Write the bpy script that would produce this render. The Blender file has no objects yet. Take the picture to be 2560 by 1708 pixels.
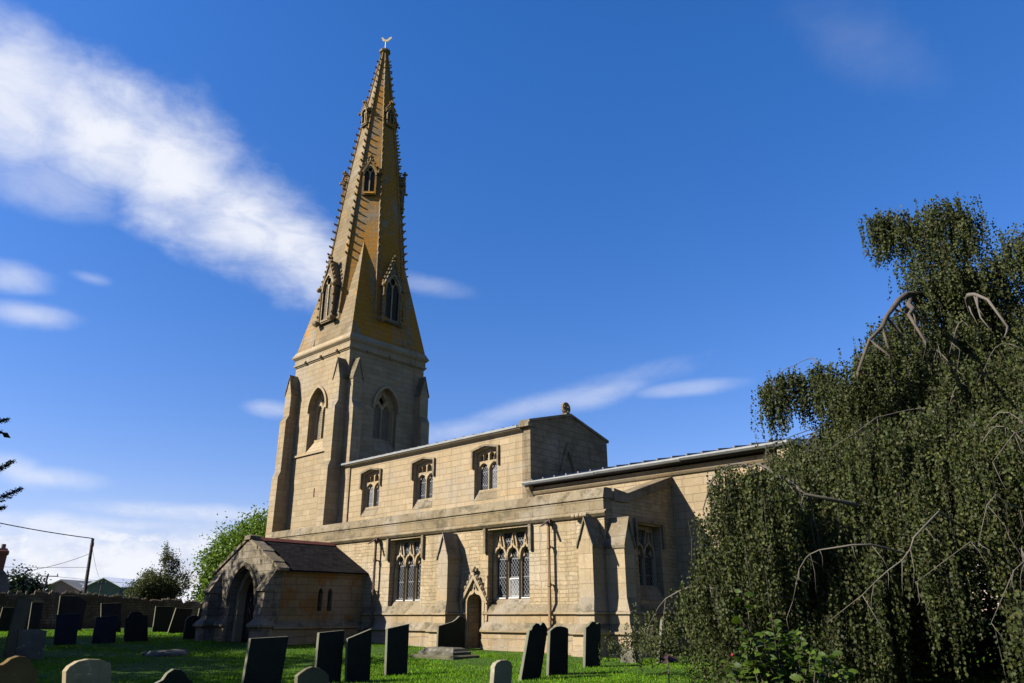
import bpy, bmesh, math, random
import numpy as np
from mathutils import Vector, Matrix
from mathutils.geometry import tessellate_polygon
random.seed(7)
RNG = np.random.default_rng(11)
SC = bpy.context.scene
COL = SC.collection
R = math.radians
PI = math.pi

# ------------------------------------------------------------------ objects
def link(o, parent=None):
    COL.objects.link(o)
    if parent is not None:
        o.parent = parent
        w = Matrix.Identity(4)
        q = parent
        w = WORLD.get(q.name, Matrix.Identity(4))
        o.matrix_parent_inverse = w.inverted()
    WORLD[o.name] = o.matrix_basis.copy() if parent is None else o.matrix_basis.copy()
    return o

WORLD = {}

def tag(o, label=None, cat=None, group=None, kind=None):
    if label: o['label'] = label
    if cat: o['category'] = cat
    if group: o['group'] = group
    if kind: o['kind'] = kind
    return o

def thing(name, label, cat, loc=(0, 0, 0), group=None):
    o = bpy.data.objects.new(name, None)
    o.empty_display_size = 0.3
    o.location = loc
    COL.objects.link(o)
    WORLD[o.name] = Matrix.Translation(loc)
    return tag(o, label, cat, group)

class MB:
    """collects polygons of one mesh"""
    def __init__(self):
        self.v = []
        self.f = []
    def add(self, vs, fs):
        b = len(self.v)
        self.v.extend([tuple(map(float, q)) for q in vs])
        self.f.extend([tuple(i + b for i in f) for f in fs])
        return self
    def box(self, x0, x1, y0, y1, z0, z1):
        v = [(x, y, z) for z in (z0, z1) for y in (y0, y1) for x in (x0, x1)]
        return self.add(v, [(0, 2, 3, 1), (4, 5, 7, 6), (0, 1, 5, 4), (2, 6, 7, 3), (0, 4, 6, 2), (1, 3, 7, 5)])
    def prism(self, prof, a0, a1, fn):
        """2-D profile swept from a0 to a1, fn(u, v, a) -> xyz"""
        n = len(prof)
        v = [fn(p[0], p[1], a0) for p in prof] + [fn(p[0], p[1], a1) for p in prof]
        f = [tuple(range(n)), tuple(range(2 * n - 1, n - 1, -1))]
        f += [(i, (i + 1) % n, n + (i + 1) % n, n + i) for i in range(n)]
        return self.add(v, f)
    def plate(self, outer, holes, d0, d1, fn):
        """flat plate with holes, fn(u, v, d) -> xyz"""
        loops = [outer] + list(holes)
        tris = tessellate_polygon([[Vector((p[0], p[1], 0)) for p in l] for l in loops])
        flat = [p for l in loops for p in l]
        n = len(flat)
        v = [fn(p[0], p[1], d0) for p in flat] + [fn(p[0], p[1], d1) for p in flat]
        f = [tuple(t) for t in tris] + [tuple(n + i for i in reversed(t)) for t in tris]
        b = 0
        for l in loops:
            m = len(l)
            f += [(b + i, b + (i + 1) % m, n + b + (i + 1) % m, n + b + i) for i in range(m)]
            b += m
        return self.add(v, f)
    def tube(self, pts, rad, n=6, cap=True):
        P = [Vector(p) for p in pts]
        if not hasattr(rad, '__len__'): rad = [rad] * len(P)
        rings = []
        up = Vector((0, 0, 1))
        for i, p in enumerate(P):
            t = (P[min(i + 1, len(P) - 1)] - P[max(i - 1, 0)])
            if t.length < 1e-9: t = Vector((0, 0, 1))
            t.normalize()
            a = t.cross(up)
            if a.length < 1e-3: a = t.cross(Vector((1, 0, 0)))
            a.normalize(); b = t.cross(a)
            rings.append([p + (a * math.cos(2 * PI * k / n) + b * math.sin(2 * PI * k / n)) * rad[i] for k in range(n)])
        v = [q for r_ in rings for q in r_]
        f = []
        for i in range(len(P) - 1):
            for k in range(n):
                f.append((i * n + k, i * n + (k + 1) % n, (i + 1) * n + (k + 1) % n, (i + 1) * n + k))
        if cap:
            f.append(tuple(range(n - 1, -1, -1)))
            f.append(tuple((len(P) - 1) * n + k for k in range(n)))
        return self.add(v, f)
    def ball(self, c, r, seg=6, ring=4, sq=1.0):
        v = [(c[0], c[1], c[2] - r * sq)]
        for i in range(1, ring):
            ph = -PI / 2 + PI * i / ring
            for k in range(seg):
                a = 2 * PI * k / seg
                v.append((c[0] + r * math.cos(ph) * math.cos(a), c[1] + r * math.cos(ph) * math.sin(a), c[2] + r * sq * math.sin(ph)))
        v.append((c[0], c[1], c[2] + r * sq))
        f = [(0, 1 + (k + 1) % seg, 1 + k) for k in range(seg)]
        for i in range(ring - 2):
            for k in range(seg):
                a = 1 + i * seg + k; b = 1 + i * seg + (k + 1) % seg
                f.append((a, b, b + seg, a + seg))
        L = len(v) - 1
        f += [(L, L - seg + k, L - seg + (k + 1) % seg) for k in range(seg)]
        return self.add(v, f)
    def rings(self, R4, capb=True, capt=True):
        """loft a list of equal-length rings"""
        n = len(R4[0])
        v = [q for r_ in R4 for q in r_]
        f = []
        for i in range(len(R4) - 1):
            for k in range(n):
                f.append((i * n + k, i * n + (k + 1) % n, (i + 1) * n + (k + 1) % n, (i + 1) * n + k))
        if capb: f.append(tuple(range(n - 1, -1, -1)))
        if capt: f.append(tuple((len(R4) - 1) * n + k for k in range(n)))
        return self.add(v, f)
    def build(self, name, mat, parent=None, smooth=False, fix=True, matrix=None):
        me = bpy.data.meshes.new(name)
        me.from_pydata(self.v, [], self.f)
        if fix:
            bm = bmesh.new(); bm.from_mesh(me)
            bmesh.ops.recalc_face_normals(bm, faces=bm.faces)
            bm.to_mesh(me); bm.free()
        me.materials.append(mat)
        if smooth:
            for p in me.polygons: p.use_smooth = True
        o = bpy.data.objects.new(name, me)
        if matrix is not None: o.matrix_basis = matrix
        link(o, parent)
        return o

def fast_mesh(name, verts, nper, mat, parent=None):
    """numpy mesh of equal polygons with nper corners each, corners in order"""
    nv = len(verts)
    me = bpy.data.meshes.new(name)
    me.vertices.add(nv)
    me.vertices.foreach_set('co', np.asarray(verts, np.float32).ravel())
    npoly = nv // nper
    me.loops.add(nv)
    me.loops.foreach_set('vertex_index', np.arange(nv, dtype=np.int32))
    me.polygons.add(npoly)
    me.polygons.foreach_set('loop_start', np.arange(0, nv, nper, dtype=np.int32))
    me.polygons.foreach_set('loop_total', np.full(npoly, nper, np.int32))
    me.update(calc_edges=True)
    me.materials.append(mat)
    o = bpy.data.objects.new(name, me)
    link(o, parent)
    return o

# ------------------------------------------------------------------ materials
class NT:
    def __init__(self, name):
        self.m = bpy.data.materials.new(name); self.m.use_nodes = True
        self.t = self.m.node_tree; self.t.nodes.clear()
    def n(self, typ, **kw):
        nd = self.t.nodes.new(typ)
        for k, v in kw.items():
            if k.startswith('_'): setattr(nd, k[1:], v)
        for k, v in kw.items():
            if k.startswith('_'): continue
            key = k.replace('__', ' ')
            if key.startswith('i') and key[1:].isdigit(): s = nd.inputs[int(key[1:])]
            else: s = nd.inputs[key]
            if isinstance(v, bpy.types.NodeSocket): self.t.links.new(v, s)
            elif isinstance(v, bpy.types.Node): self.t.links.new(v.outputs[0], s)
            else: s.default_value = v
        return nd
    def math(self, op, a, b=0.0, c=0.0, clamp=False):
        nd = self.n('ShaderNodeMath', _operation=op, _use_clamp=clamp, i0=a, i1=b)
        if op in ('MULTIPLY_ADD',):
            if isinstance(c, (bpy.types.NodeSocket, bpy.types.Node)):
                self.t.links.new(c if isinstance(c, bpy.types.NodeSocket) else c.outputs[0], nd.inputs[2])
            else: nd.inputs[2].default_value = c
        return nd.outputs[0]
    def noise(self, vec, scale, detail=4, rough=.55, dist=0.0):
        nd = self.n('ShaderNodeTexNoise', Scale=scale, Detail=float(detail), Roughness=rough, Distortion=dist)
        if vec is not None: self.t.links.new(vec, nd.inputs['Vector'])
        return nd.outputs['Fac']
    def ramp(self, f, stops):
        nd = self.n('ShaderNodeValToRGB', Fac=f)
        e = nd.color_ramp.elements
        while len(e) < len(stops): e.new(0.5)
        for i, (p, c) in enumerate(stops):
            e[i].position = p; e[i].color = (*c, 1) if len(c) == 3 else c
        return nd.outputs['Color']
    def step(self, f, lo, hi):
        return self.n('ShaderNodeMapRange', _clamp=True, _interpolation_type='SMOOTHSTEP', Value=f, From__Min=lo, From__Max=hi).outputs[0]
    def mix(self, f, a, b, mode='MIX'):
        nd = self.n('ShaderNodeMix', _data_type='RGBA', _blend_type=mode)
        for k, v in ((0, f), (6, a), (7, b)):
            s = nd.inputs[k]
            if isinstance(v, bpy.types.NodeSocket): self.t.links.new(v, s)
            elif isinstance(v, (int, float)): s.default_value = v if k == 0 else (v, v, v, 1)
            else: s.default_value = (*v, 1)
        return nd.outputs[2]
    def coords(self):
        return self.n('ShaderNodeTexCoord').outputs['Object']
    def uv_faces(self, obj):
        """u along the face's own level line, v = height: masonry coursing on any wall"""
        nrm = self.n('ShaderNodeNewGeometry').outputs['True Normal']
        tg = self.n('ShaderNodeVectorMath', _operation='CROSS_PRODUCT', i0=(0, 0, 1), i1=nrm)
        tg = self.n('ShaderNodeVectorMath', _operation='NORMALIZE', i0=tg.outputs[0])
        u = self.n('ShaderNodeVectorMath', _operation='DOT_PRODUCT', i0=obj, i1=tg.outputs[0]).outputs['Value']
        z = self.n('ShaderNodeSeparateXYZ', i0=obj).outputs['Z']
        return u, z, nrm
    def out(self, color, rough=.85, bump=None, bdist=.02, bstr=.6, spec=.3, metal=0.0, extra=None, tone=(1, 1, 1)):
        if isinstance(color, bpy.types.NodeSocket) and tone != (1, 1, 1): color = self.mix(1.0, color, tone, 'MULTIPLY')
        p = self.n('ShaderNodeBsdfPrincipled', Roughness=rough, Metallic=metal)
        p.inputs['Specular IOR Level'].default_value = spec
        if isinstance(color, bpy.types.NodeSocket): self.t.links.new(color, p.inputs['Base Color'])
        else: p.inputs['Base Color'].default_value = (*color, 1)
        if bump is not None:
            b = self.n('ShaderNodeBump', Height=bump, Distance=bdist, Strength=bstr)
            self.t.links.new(b.outputs[0], p.inputs['Normal'])
        sh = p.outputs[0]
        if extra: sh = extra(self, sh)
        o = self.n('ShaderNodeOutputMaterial'); self.t.links.new(sh, o.inputs['Surface'])
        return self.m

def stone(name, c1, c2, cm, bw=.62, bh=.29, warp=.02, mortar=.012, pale=.25, dark=.35, orange=0.0, moss=0.0, rubble=False, lich=0.0, seed=0.0, paint=None, joint=.40):
    N = NT(name); ob = N.coords()
    u, v, nrm = N.uv_faces(ob)
    wv = N.n('ShaderNodeTexNoise', Scale=1.5, Detail=3.0); N.t.links.new(ob, wv.inputs['Vector'])
    sp = N.n('ShaderNodeSeparateColor', i0=wv.outputs['Color'])
    u2 = N.math('MULTIPLY_ADD', N.math('SUBTRACT', sp.outputs[0], .5), warp * 2.5, u)
    v2 = N.math('MULTIPLY_ADD', N.math('SUBTRACT', sp.outputs[1], .5), warp * 1.2, v)
    vec = N.n('ShaderNodeCombineXYZ', X=u2, Y=v2, Z=0.0)
    br = N.n('ShaderNodeTexBrick', Vector=vec, Color1=(0, 0, 0, 1), Color2=(1, 1, 1, 1), Mortar=(.5, .5, .5, 1), Scale=1.0)
    br.inputs['Mortar Size'].default_value = mortar; br.inputs['Mortar Smooth'].default_value = .25
    br.inputs['Bias'].default_value = 0.0
    br.inputs['Brick Width'].default_value = bw; br.inputs['Row Height'].default_value = bh
    br.offset = .5; br.squash = 1.35; br.squash_frequency = 3; br.offset_frequency = 2
    rnd = br.outputs['Color']; mor = br.outputs['Fac']
    if rubble:
        b2 = N.n('ShaderNodeTexBrick', Vector=vec, Color1=(0, 0, 0, 1), Color2=(1, 1, 1, 1), Mortar=(.5, .5, .5, 1), Scale=1.0)
        b2.inputs['Mortar Size'].default_value = mortar; b2.inputs['Mortar Smooth'].default_value = .25
        b2.inputs['Brick Width'].default_value = bw * .72; b2.inputs['Row Height'].default_value = bh * .5
        b2.offset = .37; b2.squash = .7; b2.squash_frequency = 2
        sel = N.step(N.noise(vec.outputs[0], .9, 1), .49, .51)
        rnd = N.mix(sel, rnd, b2.outputs['Color'])
        mor = N.n('ShaderNodeMix', _data_type='FLOAT', i0=sel, i2=mor, i3=b2.outputs['Fac']).outputs[0]
    rv = N.n('ShaderNodeSeparateColor', i0=rnd).outputs[0]
    # every block its own tone, from the two stone colours
    col = N.mix(rv, c1, c2)
    col = N.mix(N.math('MULTIPLY', N.step(rv, .84, .90), .35), col, tuple(min(.75, x * 1.3 + .03) for x in c1))
    col = N.mix(N.math('MULTIPLY', N.step(rv, .16, .10), .35), col, (c2[0] * 1.02, c2[1] * .86, c2[2] * .62))
    big = N.noise(ob, .45 + seed, 5, .6)
    col = N.mix(N.math('MULTIPLY', N.step(big, .45, .75), dark), col, tuple(x * .62 for x in c2))
    gy = N.noise(ob, .33, 4, .6, .6)
    col = N.mix(N.math('MULTIPLY', N.step(gy, .50, .64), .55), col, (.33, .295, .24) if not rubble else (.42, .37, .29))
    med = N.noise(ob, 2.7, 6, .65, .4)
    col = N.mix(N.math('MULTIPLY', N.step(med, .52, .75), pale), col, tuple(min(.8, x * 1.45 + .03) for x in c1))
    # rain streaks run down the wall
    sv = N.n('ShaderNodeCombineXYZ', X=N.math('MULTIPLY', u, 3.2), Y=N.math('MULTIPLY', v, .22), Z=seed * 3 + 1.3)
    st = N.noise(sv.outputs[0], 1.0, 5, .6)
    col = N.mix(N.math('MULTIPLY', N.step(st, .52, .76), .5), col, tuple(x * .5 for x in c2))
    fine = N.noise(ob, 22.0, 4, .7)
    col = N.mix(N.step(fine, .35, .7), N.mix(.22, col, (.02, .017, .012)), col)
    if orange > 0:
        ov = N.n('ShaderNodeCombineXYZ', X=N.math('MULTIPLY', u, 1.0), Y=N.math('MULTIPLY', v, .35), Z=2.0)
        on = N.noise(ov.outputs[0], .9, 6, .65, .6)
        on2 = N.noise(ob, 7.0, 5, .7)
        nx = N.n('ShaderNodeSeparateXYZ', i0=nrm).outputs['X']
        side = N.math('MULTIPLY_ADD', nx, .22, -.10)
        tot = N.math('ADD', N.math('ADD', on, side), N.math('MULTIPLY', N.math('SUBTRACT', on2, .5), .8))
        col = N.mix(N.math('MULTIPLY', N.step(tot, .50, .62), orange), col, N.mix(on2, (.24, .095, .010), (.50, .255, .032)))
    if moss > 0:
        mn = N.noise(ob, 1.6, 6, .7)
        col = N.mix(N.math('MULTIPLY', N.step(mn, .5, .62), moss), col, (.05, .045, .025))
    if lich > 0:
        ln = N.noise(ob, 9.0, 7, .8, .15)
        col = N.mix(N.math('MULTIPLY', N.step(ln, .56, .66), lich), col, (.48, .46, .39))
        l2 = N.noise(ob, 8.0, 5, .7)
        col = N.mix(N.math('MULTIPLY', N.step(l2, .60, .66), lich * .7), col, (.05, .045, .035))
    if paint: col = paint(N, col, ob)
    col = N.mix(N.math('MULTIPLY', mor, joint), col, cm)
    hb = N.math('MULTIPLY_ADD', mor, -1.0, N.math('MULTIPLY', fine, .45))
    hb = N.math('ADD', hb, N.math('MULTIPLY', rv, .5))
    return N.out(col, .9, hb, .013 if rubble else .02, .8, .1, tone=(.62, .597, .56))

BUF1, BUF2, BUFM = (.41, .325, .205), (.345, .27, .165), (.13, .10, .062)
M = {}
M['ashlar'] = stone('ashlar_stone', BUF1, BUF2, BUFM, .66, .30, .018)
M['tower'] = stone('tower_stone', (.40, .32, .205), (.31, .245, .15), (.15, .115, .07), .74, .33, .014, .009, dark=.4, seed=.1, joint=.38)
M['rubble'] = stone('coursed_rubble', (.46, .37, .235), (.31, .24, .14), (.10, .077, .046), 0.54, .27, .11, .013, rubble=True, pale=.4)
M['trim'] = stone('dressed_stone', (.43, .345, .22), (.36, .28, .17), (.16, .125, .08), .9, .46, .02, .006, dark=.3, pale=.3)
M['tracery'] = stone('tracery_stone', (.42, .32, .18), (.36, .26, .13), (.22, .16, .09), 2.5, 1.7, .01, .004, dark=.3, pale=.35)
M['coping'] = stone('lichened_coping', (.27, .225, .15), (.19, .15, .092), (.07, .055, .035), 1.1, .6, .02, .006, lich=.5, moss=.6, dark=.65)
M['parapet'] = stone('parapet_stone', (.29, .235, .145), (.205, .16, .092), (.075, .058, .036), .85, .30, .03, .009, lich=.3, moss=.5, dark=.7)
M['spire'] = stone('spire_stone', (.27, .215, .13), (.185, .142, .083), (.11, .083, .05), .8, .34, .012, .007, orange=.95, dark=.5, seed=.15, joint=.4)
M['plinth'] = stone('plinth_stone', (.40, .31, .185), (.29, .21, .115), (.12, .09, .055), .7, .4, .02, .009, pale=.5, lich=.25)
M['porch'] = stone('porch_stone', (.29, .25, .185), (.175, .148, .105), (.04, .033, .024), .52, .28, .02, .014, dark=.65, moss=.5)
def _stain(N, col, ob):
    n1 = N.noise(ob, .9, 4, .6)
    return N.mix(N.math('MULTIPLY', N.step(n1, .5, .66), .75), col, (.26, .12, .025))
M['porch_side'] = stone('porch_side_stone', (.34, .25, .14), (.24, .165, .08), (.08, .058, .032), .55, .29, .02, .011, dark=.4, moss=.2, paint=_stain)
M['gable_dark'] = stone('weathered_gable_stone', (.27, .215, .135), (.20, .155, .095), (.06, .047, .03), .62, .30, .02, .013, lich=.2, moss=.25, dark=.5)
M['drystone'] = stone('dry_stone', (.17, .135, .085), (.09, .07, .042), (.02, .016, .01), .34, .15, .09, .02, rubble=True, dark=.5, pale=.5, joint=.7)

def simple(name, c, rough=.6, nz=6.0, amt=.35, metal=0.0, spec=.3, c2=None, bump=.3, bd=.01, k=.6):
    N = NT(name); ob = N.coords()
    f = N.noise(ob, nz, 5, .65)
    g = N.noise(ob, nz * .18, 3, .6)
    c2 = c2 or tuple(x * .45 for x in c)
    col = N.mix(N.math('MULTIPLY', N.math('ADD', N.step(f, .35, .75), N.step(g, .4, .7)), amt), c, c2)
    return N.out(col, rough, f, bd, bump, spec, metal, tone=(k, k * .97, k * .92))
M['lead'] = simple('lead_sheet', (.22, .23, .25), .55, 3.0, .4, 0.2)
M['gutter'] = simple('painted_gutter', (.29, .30, .29), .6, 4.0, .4)
M['iron'] = simple('rusty_iron_pipe', (.10, .065, .045), .6, 5.0, .4, 0.2, c2=(.06, .045, .04))
M['iron_buff'] = simple('buff_painted_pipe', (.26, .175, .085), .6, 5.0, .35, c2=(.16, .07, .03))
M['timber'] = simple('dark_oak', (.045, .036, .028), .75, 9.0, .4)
M['door'] = simple('brown_oak_door', (.16, .085, .03), .7, 6.0, .4)
M['louvre'] = simple('weathered_louvre_boards', (.27, .225, .165), .8, 9.0, .35)
M['louvre_dark'] = simple('dark_louvre_boards', (.075, .068, .06), .8, 9.0, .3)  # dark upper boards; also the painted shade tone of bottom-tier lucarnes
M['void'] = simple('dark_interior', (.012, .011, .010), .9)
M['gold'] = simple('gilded_metal', (.92, .72, .40), .45, 9, .05, .15, k=1.0)
M['whitewood'] = simple('white_painted_frame', (.62, .62, .60), .5, 9, .15)

def glass(name, pane, lead, px=.13, pz=.17, lw=.10, pale=0.0):
    N = NT(name); ob = N.coords(); u, v, nrm = N.uv_faces(ob)
    a = N.math('DIVIDE', u, px); b = N.math('DIVIDE', v, pz)
    def line(s):
        fr = N.math('FRACT', s); d = N.math('ABSOLUTE', N.math('SUBTRACT', fr, .5))
        return N.step(d, .5 - lw * 1.3, .5 - lw * .7)
    l = N.math('MAXIMUM', line(N.math('ADD', a, b)), line(N.math('SUBTRACT', a, b)))
    bar = N.math('ABSOLUTE', N.math('SUBTRACT', N.math('FRACT', N.math('MULTIPLY', v, 1.55)), .5))
    l = N.math('MAXIMUM', l, N.step(bar, .470, .485))
    ve = N.n('ShaderNodeTexVoronoi', Scale=1 / px * .9); N.t.links.new(N.n('ShaderNodeCombineXYZ', X=u, Y=v, Z=0.0).outputs[0], ve.inputs['Vector'])
    rv = N.n('ShaderNodeSeparateColor', i0=ve.outputs['Color']).outputs[0]
    pc = N.mix(rv, pane, tuple(x * .45 for x in pane))
    col = N.mix(l, pc, lead)
    rg = N.n('ShaderNodeMix', _data_type='FLOAT', i0=l, i2=.16, i3=.7).outputs[0]
    p = N.n('ShaderNodeBsdfPrincipled'); N.t.links.new(col, p.inputs['Base Color']); N.t.links.new(rg, p.inputs['Roughness'])
    p.inputs['Specular IOR Level'].default_value = .5
    bp = N.n('ShaderNodeBump', Height=N.math('ADD', N.math('MULTIPLY', rv, .6), l), Distance=.006, Strength=.5)
    N.t.links.new(bp.outputs[0], p.inputs['Normal'])
    N.t.links.new(p.outputs[0], N.n('ShaderNodeOutputMaterial').inputs['Surface'])
    return N.m
M['glass'] = glass('leaded_lattice_glass', (.006, .007, .009), (.075, .078, .08), lw=.07)
M['glass_pale'] = glass('pale_guarded_glass', (.07, .065, .06), (.12, .115, .11))
M['glass_vent'] = glass('pale_ventilator_glass', (.12, .12, .115), (.16, .16, .155))

def slate_roof():
    N = NT('slate_roof'); ob = N.coords(); u, v, nrm = N.uv_faces(ob)
    vec = N.n('ShaderNodeCombineXYZ', X=u, Y=v, Z=0.0)
    br = N.n('ShaderNodeTexBrick', Vector=vec, Color1=(0, 0, 0, 1), Color2=(1, 1, 1, 1), Mortar=(0, 0, 0, 1), Scale=1.0)
    br.inputs['Brick Width'].default_value = .24; br.inputs['Row Height'].default_value = .092
    br.inputs['Mortar Size'].default_value = .006; br.inputs['Mortar Smooth'].default_value = .3
    rv = N.n('ShaderNodeSeparateColor', i0=br.outputs['Color']).outputs[0]
    col = N.mix(rv, (.030, .030, .036), (.105, .095, .098))
    n = N.noise(ob, 2.0, 5, .65)
    col = N.mix(N.math('MULTIPLY', N.step(n, .5, .7), .55), col, (.13, .115, .10))
    col = N.mix(N.math('MULTIPLY', br.outputs['Fac'], .85), col, (.008, .008, .009))
    saw = N.math('FRACT', N.math('DIVIDE', v, .092))
    h = N.math('SUBTRACT', N.math('MULTIPLY', rv, .35), saw)
    return N.out(col, .92, h, .03, .9, .04, tone=(.09, .086, .082))
M['slate_roof'] = slate_roof()
M['ridge'] = simple('red_ridge_tile', (.20, .055, .035), .8, 5, .4)

def slab(name, c, c2, lich=.12, moss=0.0, rough=.85, lcol=(.30, .30, .26)):
    N = NT(name); ob = N.coords()
    f = N.noise(ob, 9, 6, .7); g = N.noise(ob, 1.7, 4, .6); h = N.noise(ob, 4.5, 6, .75, .7)
    col = N.mix(N.step(g, .35, .7), c, c2)
    col = N.mix(N.math('MULTIPLY', N.step(h, .56, .66), lich), col, lcol)
    if moss: col = N.mix(N.math('MULTIPLY', N.step(g, .5, .62), moss), col, (.10, .11, .015))
    sv = N.n('ShaderNodeMapping', Scale=(6.0, 6.0, .5)); N.t.links.new(ob, sv.inputs['Vector'])
    s = N.noise(sv.outputs[0], 1.0, 4, .6)
    col = N.mix(N.math('MULTIPLY', N.step(s, .5, .8), .3), col, tuple(x * .4 for x in c))
    return N.out(col, rough, f, .012, .5, .06, tone=(.66, .62, .52))
M['slate_slab'] = slab('dark_slate_slab', (.024, .025, .023), (.015, .0155, .0145), .30, lcol=(.055, .057, .048))
M['slate_blue'] = slab('blue_slate_slab', (.028, .029, .042), (.018, .018, .024), .08, lcol=(.06, .06, .065))
M['slate_green'] = slab('green_slate_slab', (.026, .031, .026), (.017, .020, .017), .34, lcol=(.06, .064, .048))
M['lime_slab'] = slab('limestone_slab', (.27, .23, .16), (.13, .105, .065), .75, lcol=(.58, .56, .48), rough=.9)
M['brown_slab'] = slab('brown_mossy_slab', (.14, .095, .045), (.085, .06, .022), .3, 1.0, .9, (.3, .25, .1))
M['grey_slab'] = slab('pale_grey_slab', (.27, .255, .205), (.17, .16, .125), .4, rough=.9, lcol=(.6, .58, .52))
M['olive_slab'] = slab('olive_lichen_slab', (.12, .115, .08), (.08, .078, .058), .35, rough=.9, lcol=(.2, .2, .15))
M['mottle_slab'] = slab('mottled_grey_slab', (.13, .125, .11), (.065, .062, .052), .75, rough=.9, lcol=(.34, .34, .30))

M['slate_lit_edge'] = slab('sunlit_slate_edge', (.15, .155, .125), (.10, .105, .085), .2, lcol=(.24, .24, .2))  # sunlight on the slab edges put into the colour, plus lichen flecks
def leafmat(name, cols, trans=.25, rough=.5, spec=.3, k=.65, hang=1.0):
    N = NT(name)
    rnd = N.n('ShaderNodeNewGeometry').outputs['Random Per Island']
    nc = len(cols)
    col = N.ramp(rnd, [(i / max(1, nc - 1), c) for i, c in enumerate(cols)])
    ob = N.coords()
    mp = N.n('ShaderNodeMapping', Scale=(1.0, 1.0, hang)); N.t.links.new(ob, mp.inputs['Vector'])
    big = N.noise(mp.outputs[0], .8 if hang == 1 else 3.2, 3, .6)
    col = N.mix(N.step(big, .35, .65), N.mix(.35, col, (.0, .0, .0)), col)
    col = N.mix(1.0, col, (k, k, k), 'MULTIPLY')
    p = N.n('ShaderNodeBsdfPrincipled', Roughness=rough); N.t.links.new(col, p.inputs['Base Color'])
    p.inputs['Specular IOR Level'].default_value = spec
    tr = N.n('ShaderNodeBsdfTranslucent'); N.t.links.new(N.mix(1.0, col, (1.3, 1.4, .7), 'MULTIPLY'), tr.inputs['Color'])
    mx = N.n('ShaderNodeMixShader', Fac=trans); N.t.links.new(p.outputs[0], mx.inputs[1]); N.t.links.new(tr.outputs[0], mx.inputs[2])
    N.t.links.new(mx.outputs[0], N.n('ShaderNodeOutputMaterial').inputs['Surface'])
    return N.m
M['beech'] = leafmat('beech_leaves', [(.024, .034, .011), (.038, .050, .014), (.052, .064, .016), (.080, .085, .018), (.030, .040, .014), (.058, .052, .022), (.045, .060, .020)], .22, .6, .10, .80, .22)
M['oak'] = leafmat('bright_tree_leaves', [(.07, .115, .015), (.10, .16, .02), (.05, .09, .012), (.13, .18, .022)], .35, spec=.12, k=.95)
M['thorn'] = leafmat('hawthorn_leaves', [(.035, .045, .018), (.05, .06, .02), (.06, .05, .025), (.028, .038, .016)], .3, spec=.15, k=1.25)
M['darktree'] = leafmat('dark_tree_leaves', [(.02, .04, .018), (.03, .055, .02), (.018, .032, .015)], .15)
M['yew'] = leafmat('yew_needles', [(.012, .022, .012), (.02, .032, .014), (.015, .025, .014)], .1)
M['camellia'] = leafmat('glossy_camellia_leaves', [(.018, .032, .004), (.034, .056, .006), (.024, .042, .005), (.060, .088, .009)], .28, .5, .10, 1.0)
M['redleaf'] = leafmat('dark_red_leaves', [(.07, .02, .015), (.05, .022, .02), (.09, .028, .015)], .2, .4)
M['straw'] = leafmat('dry_straw_stalks', [(.30, .22, .08), (.22, .18, .06), (.15, .17, .04)], .2)
M['blade'] = leafmat('grass_blades', [(.055, .12, .006), (.075, .16, .008), (.095, .185, .010), (.06, .135, .006), (.15, .20, .022)], .35, .8, .03, 1.15)
M['bark'] = simple('grey_bark', (.095, .076, .055), .9, 7, .4, bump=.9, bd=.03)
M['twig'] = simple('pale_grey_twigs', (.12, .104, .082), .85, 12, .3)
M['petal'] = simple('red_petal', (.25, .01, .02), .5)

def ground_mat():
    N = NT('lawn_grass'); ob = N.coords()
    a = N.noise(ob, .35, 4, .6); b = N.noise(ob, 6, 5, .7); c = N.noise(ob, 60, 3, .7)
    col = N.mix(N.step(a, .35, .65), (.045, .095, .006), (.065, .125, .008))
    col = N.mix(N.math('MULTIPLY', N.step(b, .5, .7), .5), col, (.075, .12, .02))
    col = N.mix(N.math('MULTIPLY', N.step(c, .3, .6), .5), (.012, .028, .005), col)
    return N.out(col, .9, c, .04, .8, .1)
M['lawn'] = ground_mat()

# ------------------------------------------------------------------ church frame (metres, eye height z = 0, y = north, x = east)
YA, YC = 20.70, 25.18            # south faces of aisle and of nave / chancel
XN, XA = -21.83, -14.73          # east faces of nave and aisle
TX, TY, TW = -36.37, 25.10, 6.0  # tower south-east corner and width
TCX, TCY = TX - TW / 2, TY + TW / 2

def south(y0):
    return lambda u, v, d: (u, y0 + d, v)       # u = x, v = z, d = depth into the wall
def east(x0):
    return lambda u, v, d: (x0 - d, u, v)       # u = y, v = z

def arch(c, w, zs, rise, z0=None, n=9):
    """pointed arch outline, closed down to z0"""
    h = w / 2; Rr = (rise * rise + h * h) / (2 * h)
    pts = []
    ang = math.acos(max(-1, min(1, (Rr - h) / Rr)))
    for i in range(n + 1):
        a = ang * i / n
        pts.append((c + h - Rr + Rr * math.cos(a), zs + Rr * math.sin(a)))
    left = [(2 * c - x, z) for x, z in reversed(pts[:-1])]
    out = pts + left
    if z0 is not None: out = [(c + h, z0)] + out + [(c - h, z0)]
    return out

def ogee(c, w, zs, rise, z0=None, n=5):
    h = w / 2; pts = []
    for i in range(n + 1):
        t = i / n
        # lower convex quarter, then the reversed curve to the point
        pts.append((c + h * (1 - .62 * (1 - math.cos(t * PI / 2))), zs + rise * .55 * math.sin(t * PI / 2)))
    x1, z1 = pts[-1]
    for i in range(1, n + 1):
        t = i / n
        pts.append((x1 + (c - x1) * math.sin(t * PI / 2), z1 + (zs + rise - z1) * (1 - math.cos(t * PI / 2))))
    left = [(2 * c - x, z) for x, z in reversed(pts[:-1])]
    out = pts + left
    if z0 is not None: out = [(c + h, z0)] + out + [(c - h, z0)]
    return out

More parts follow.
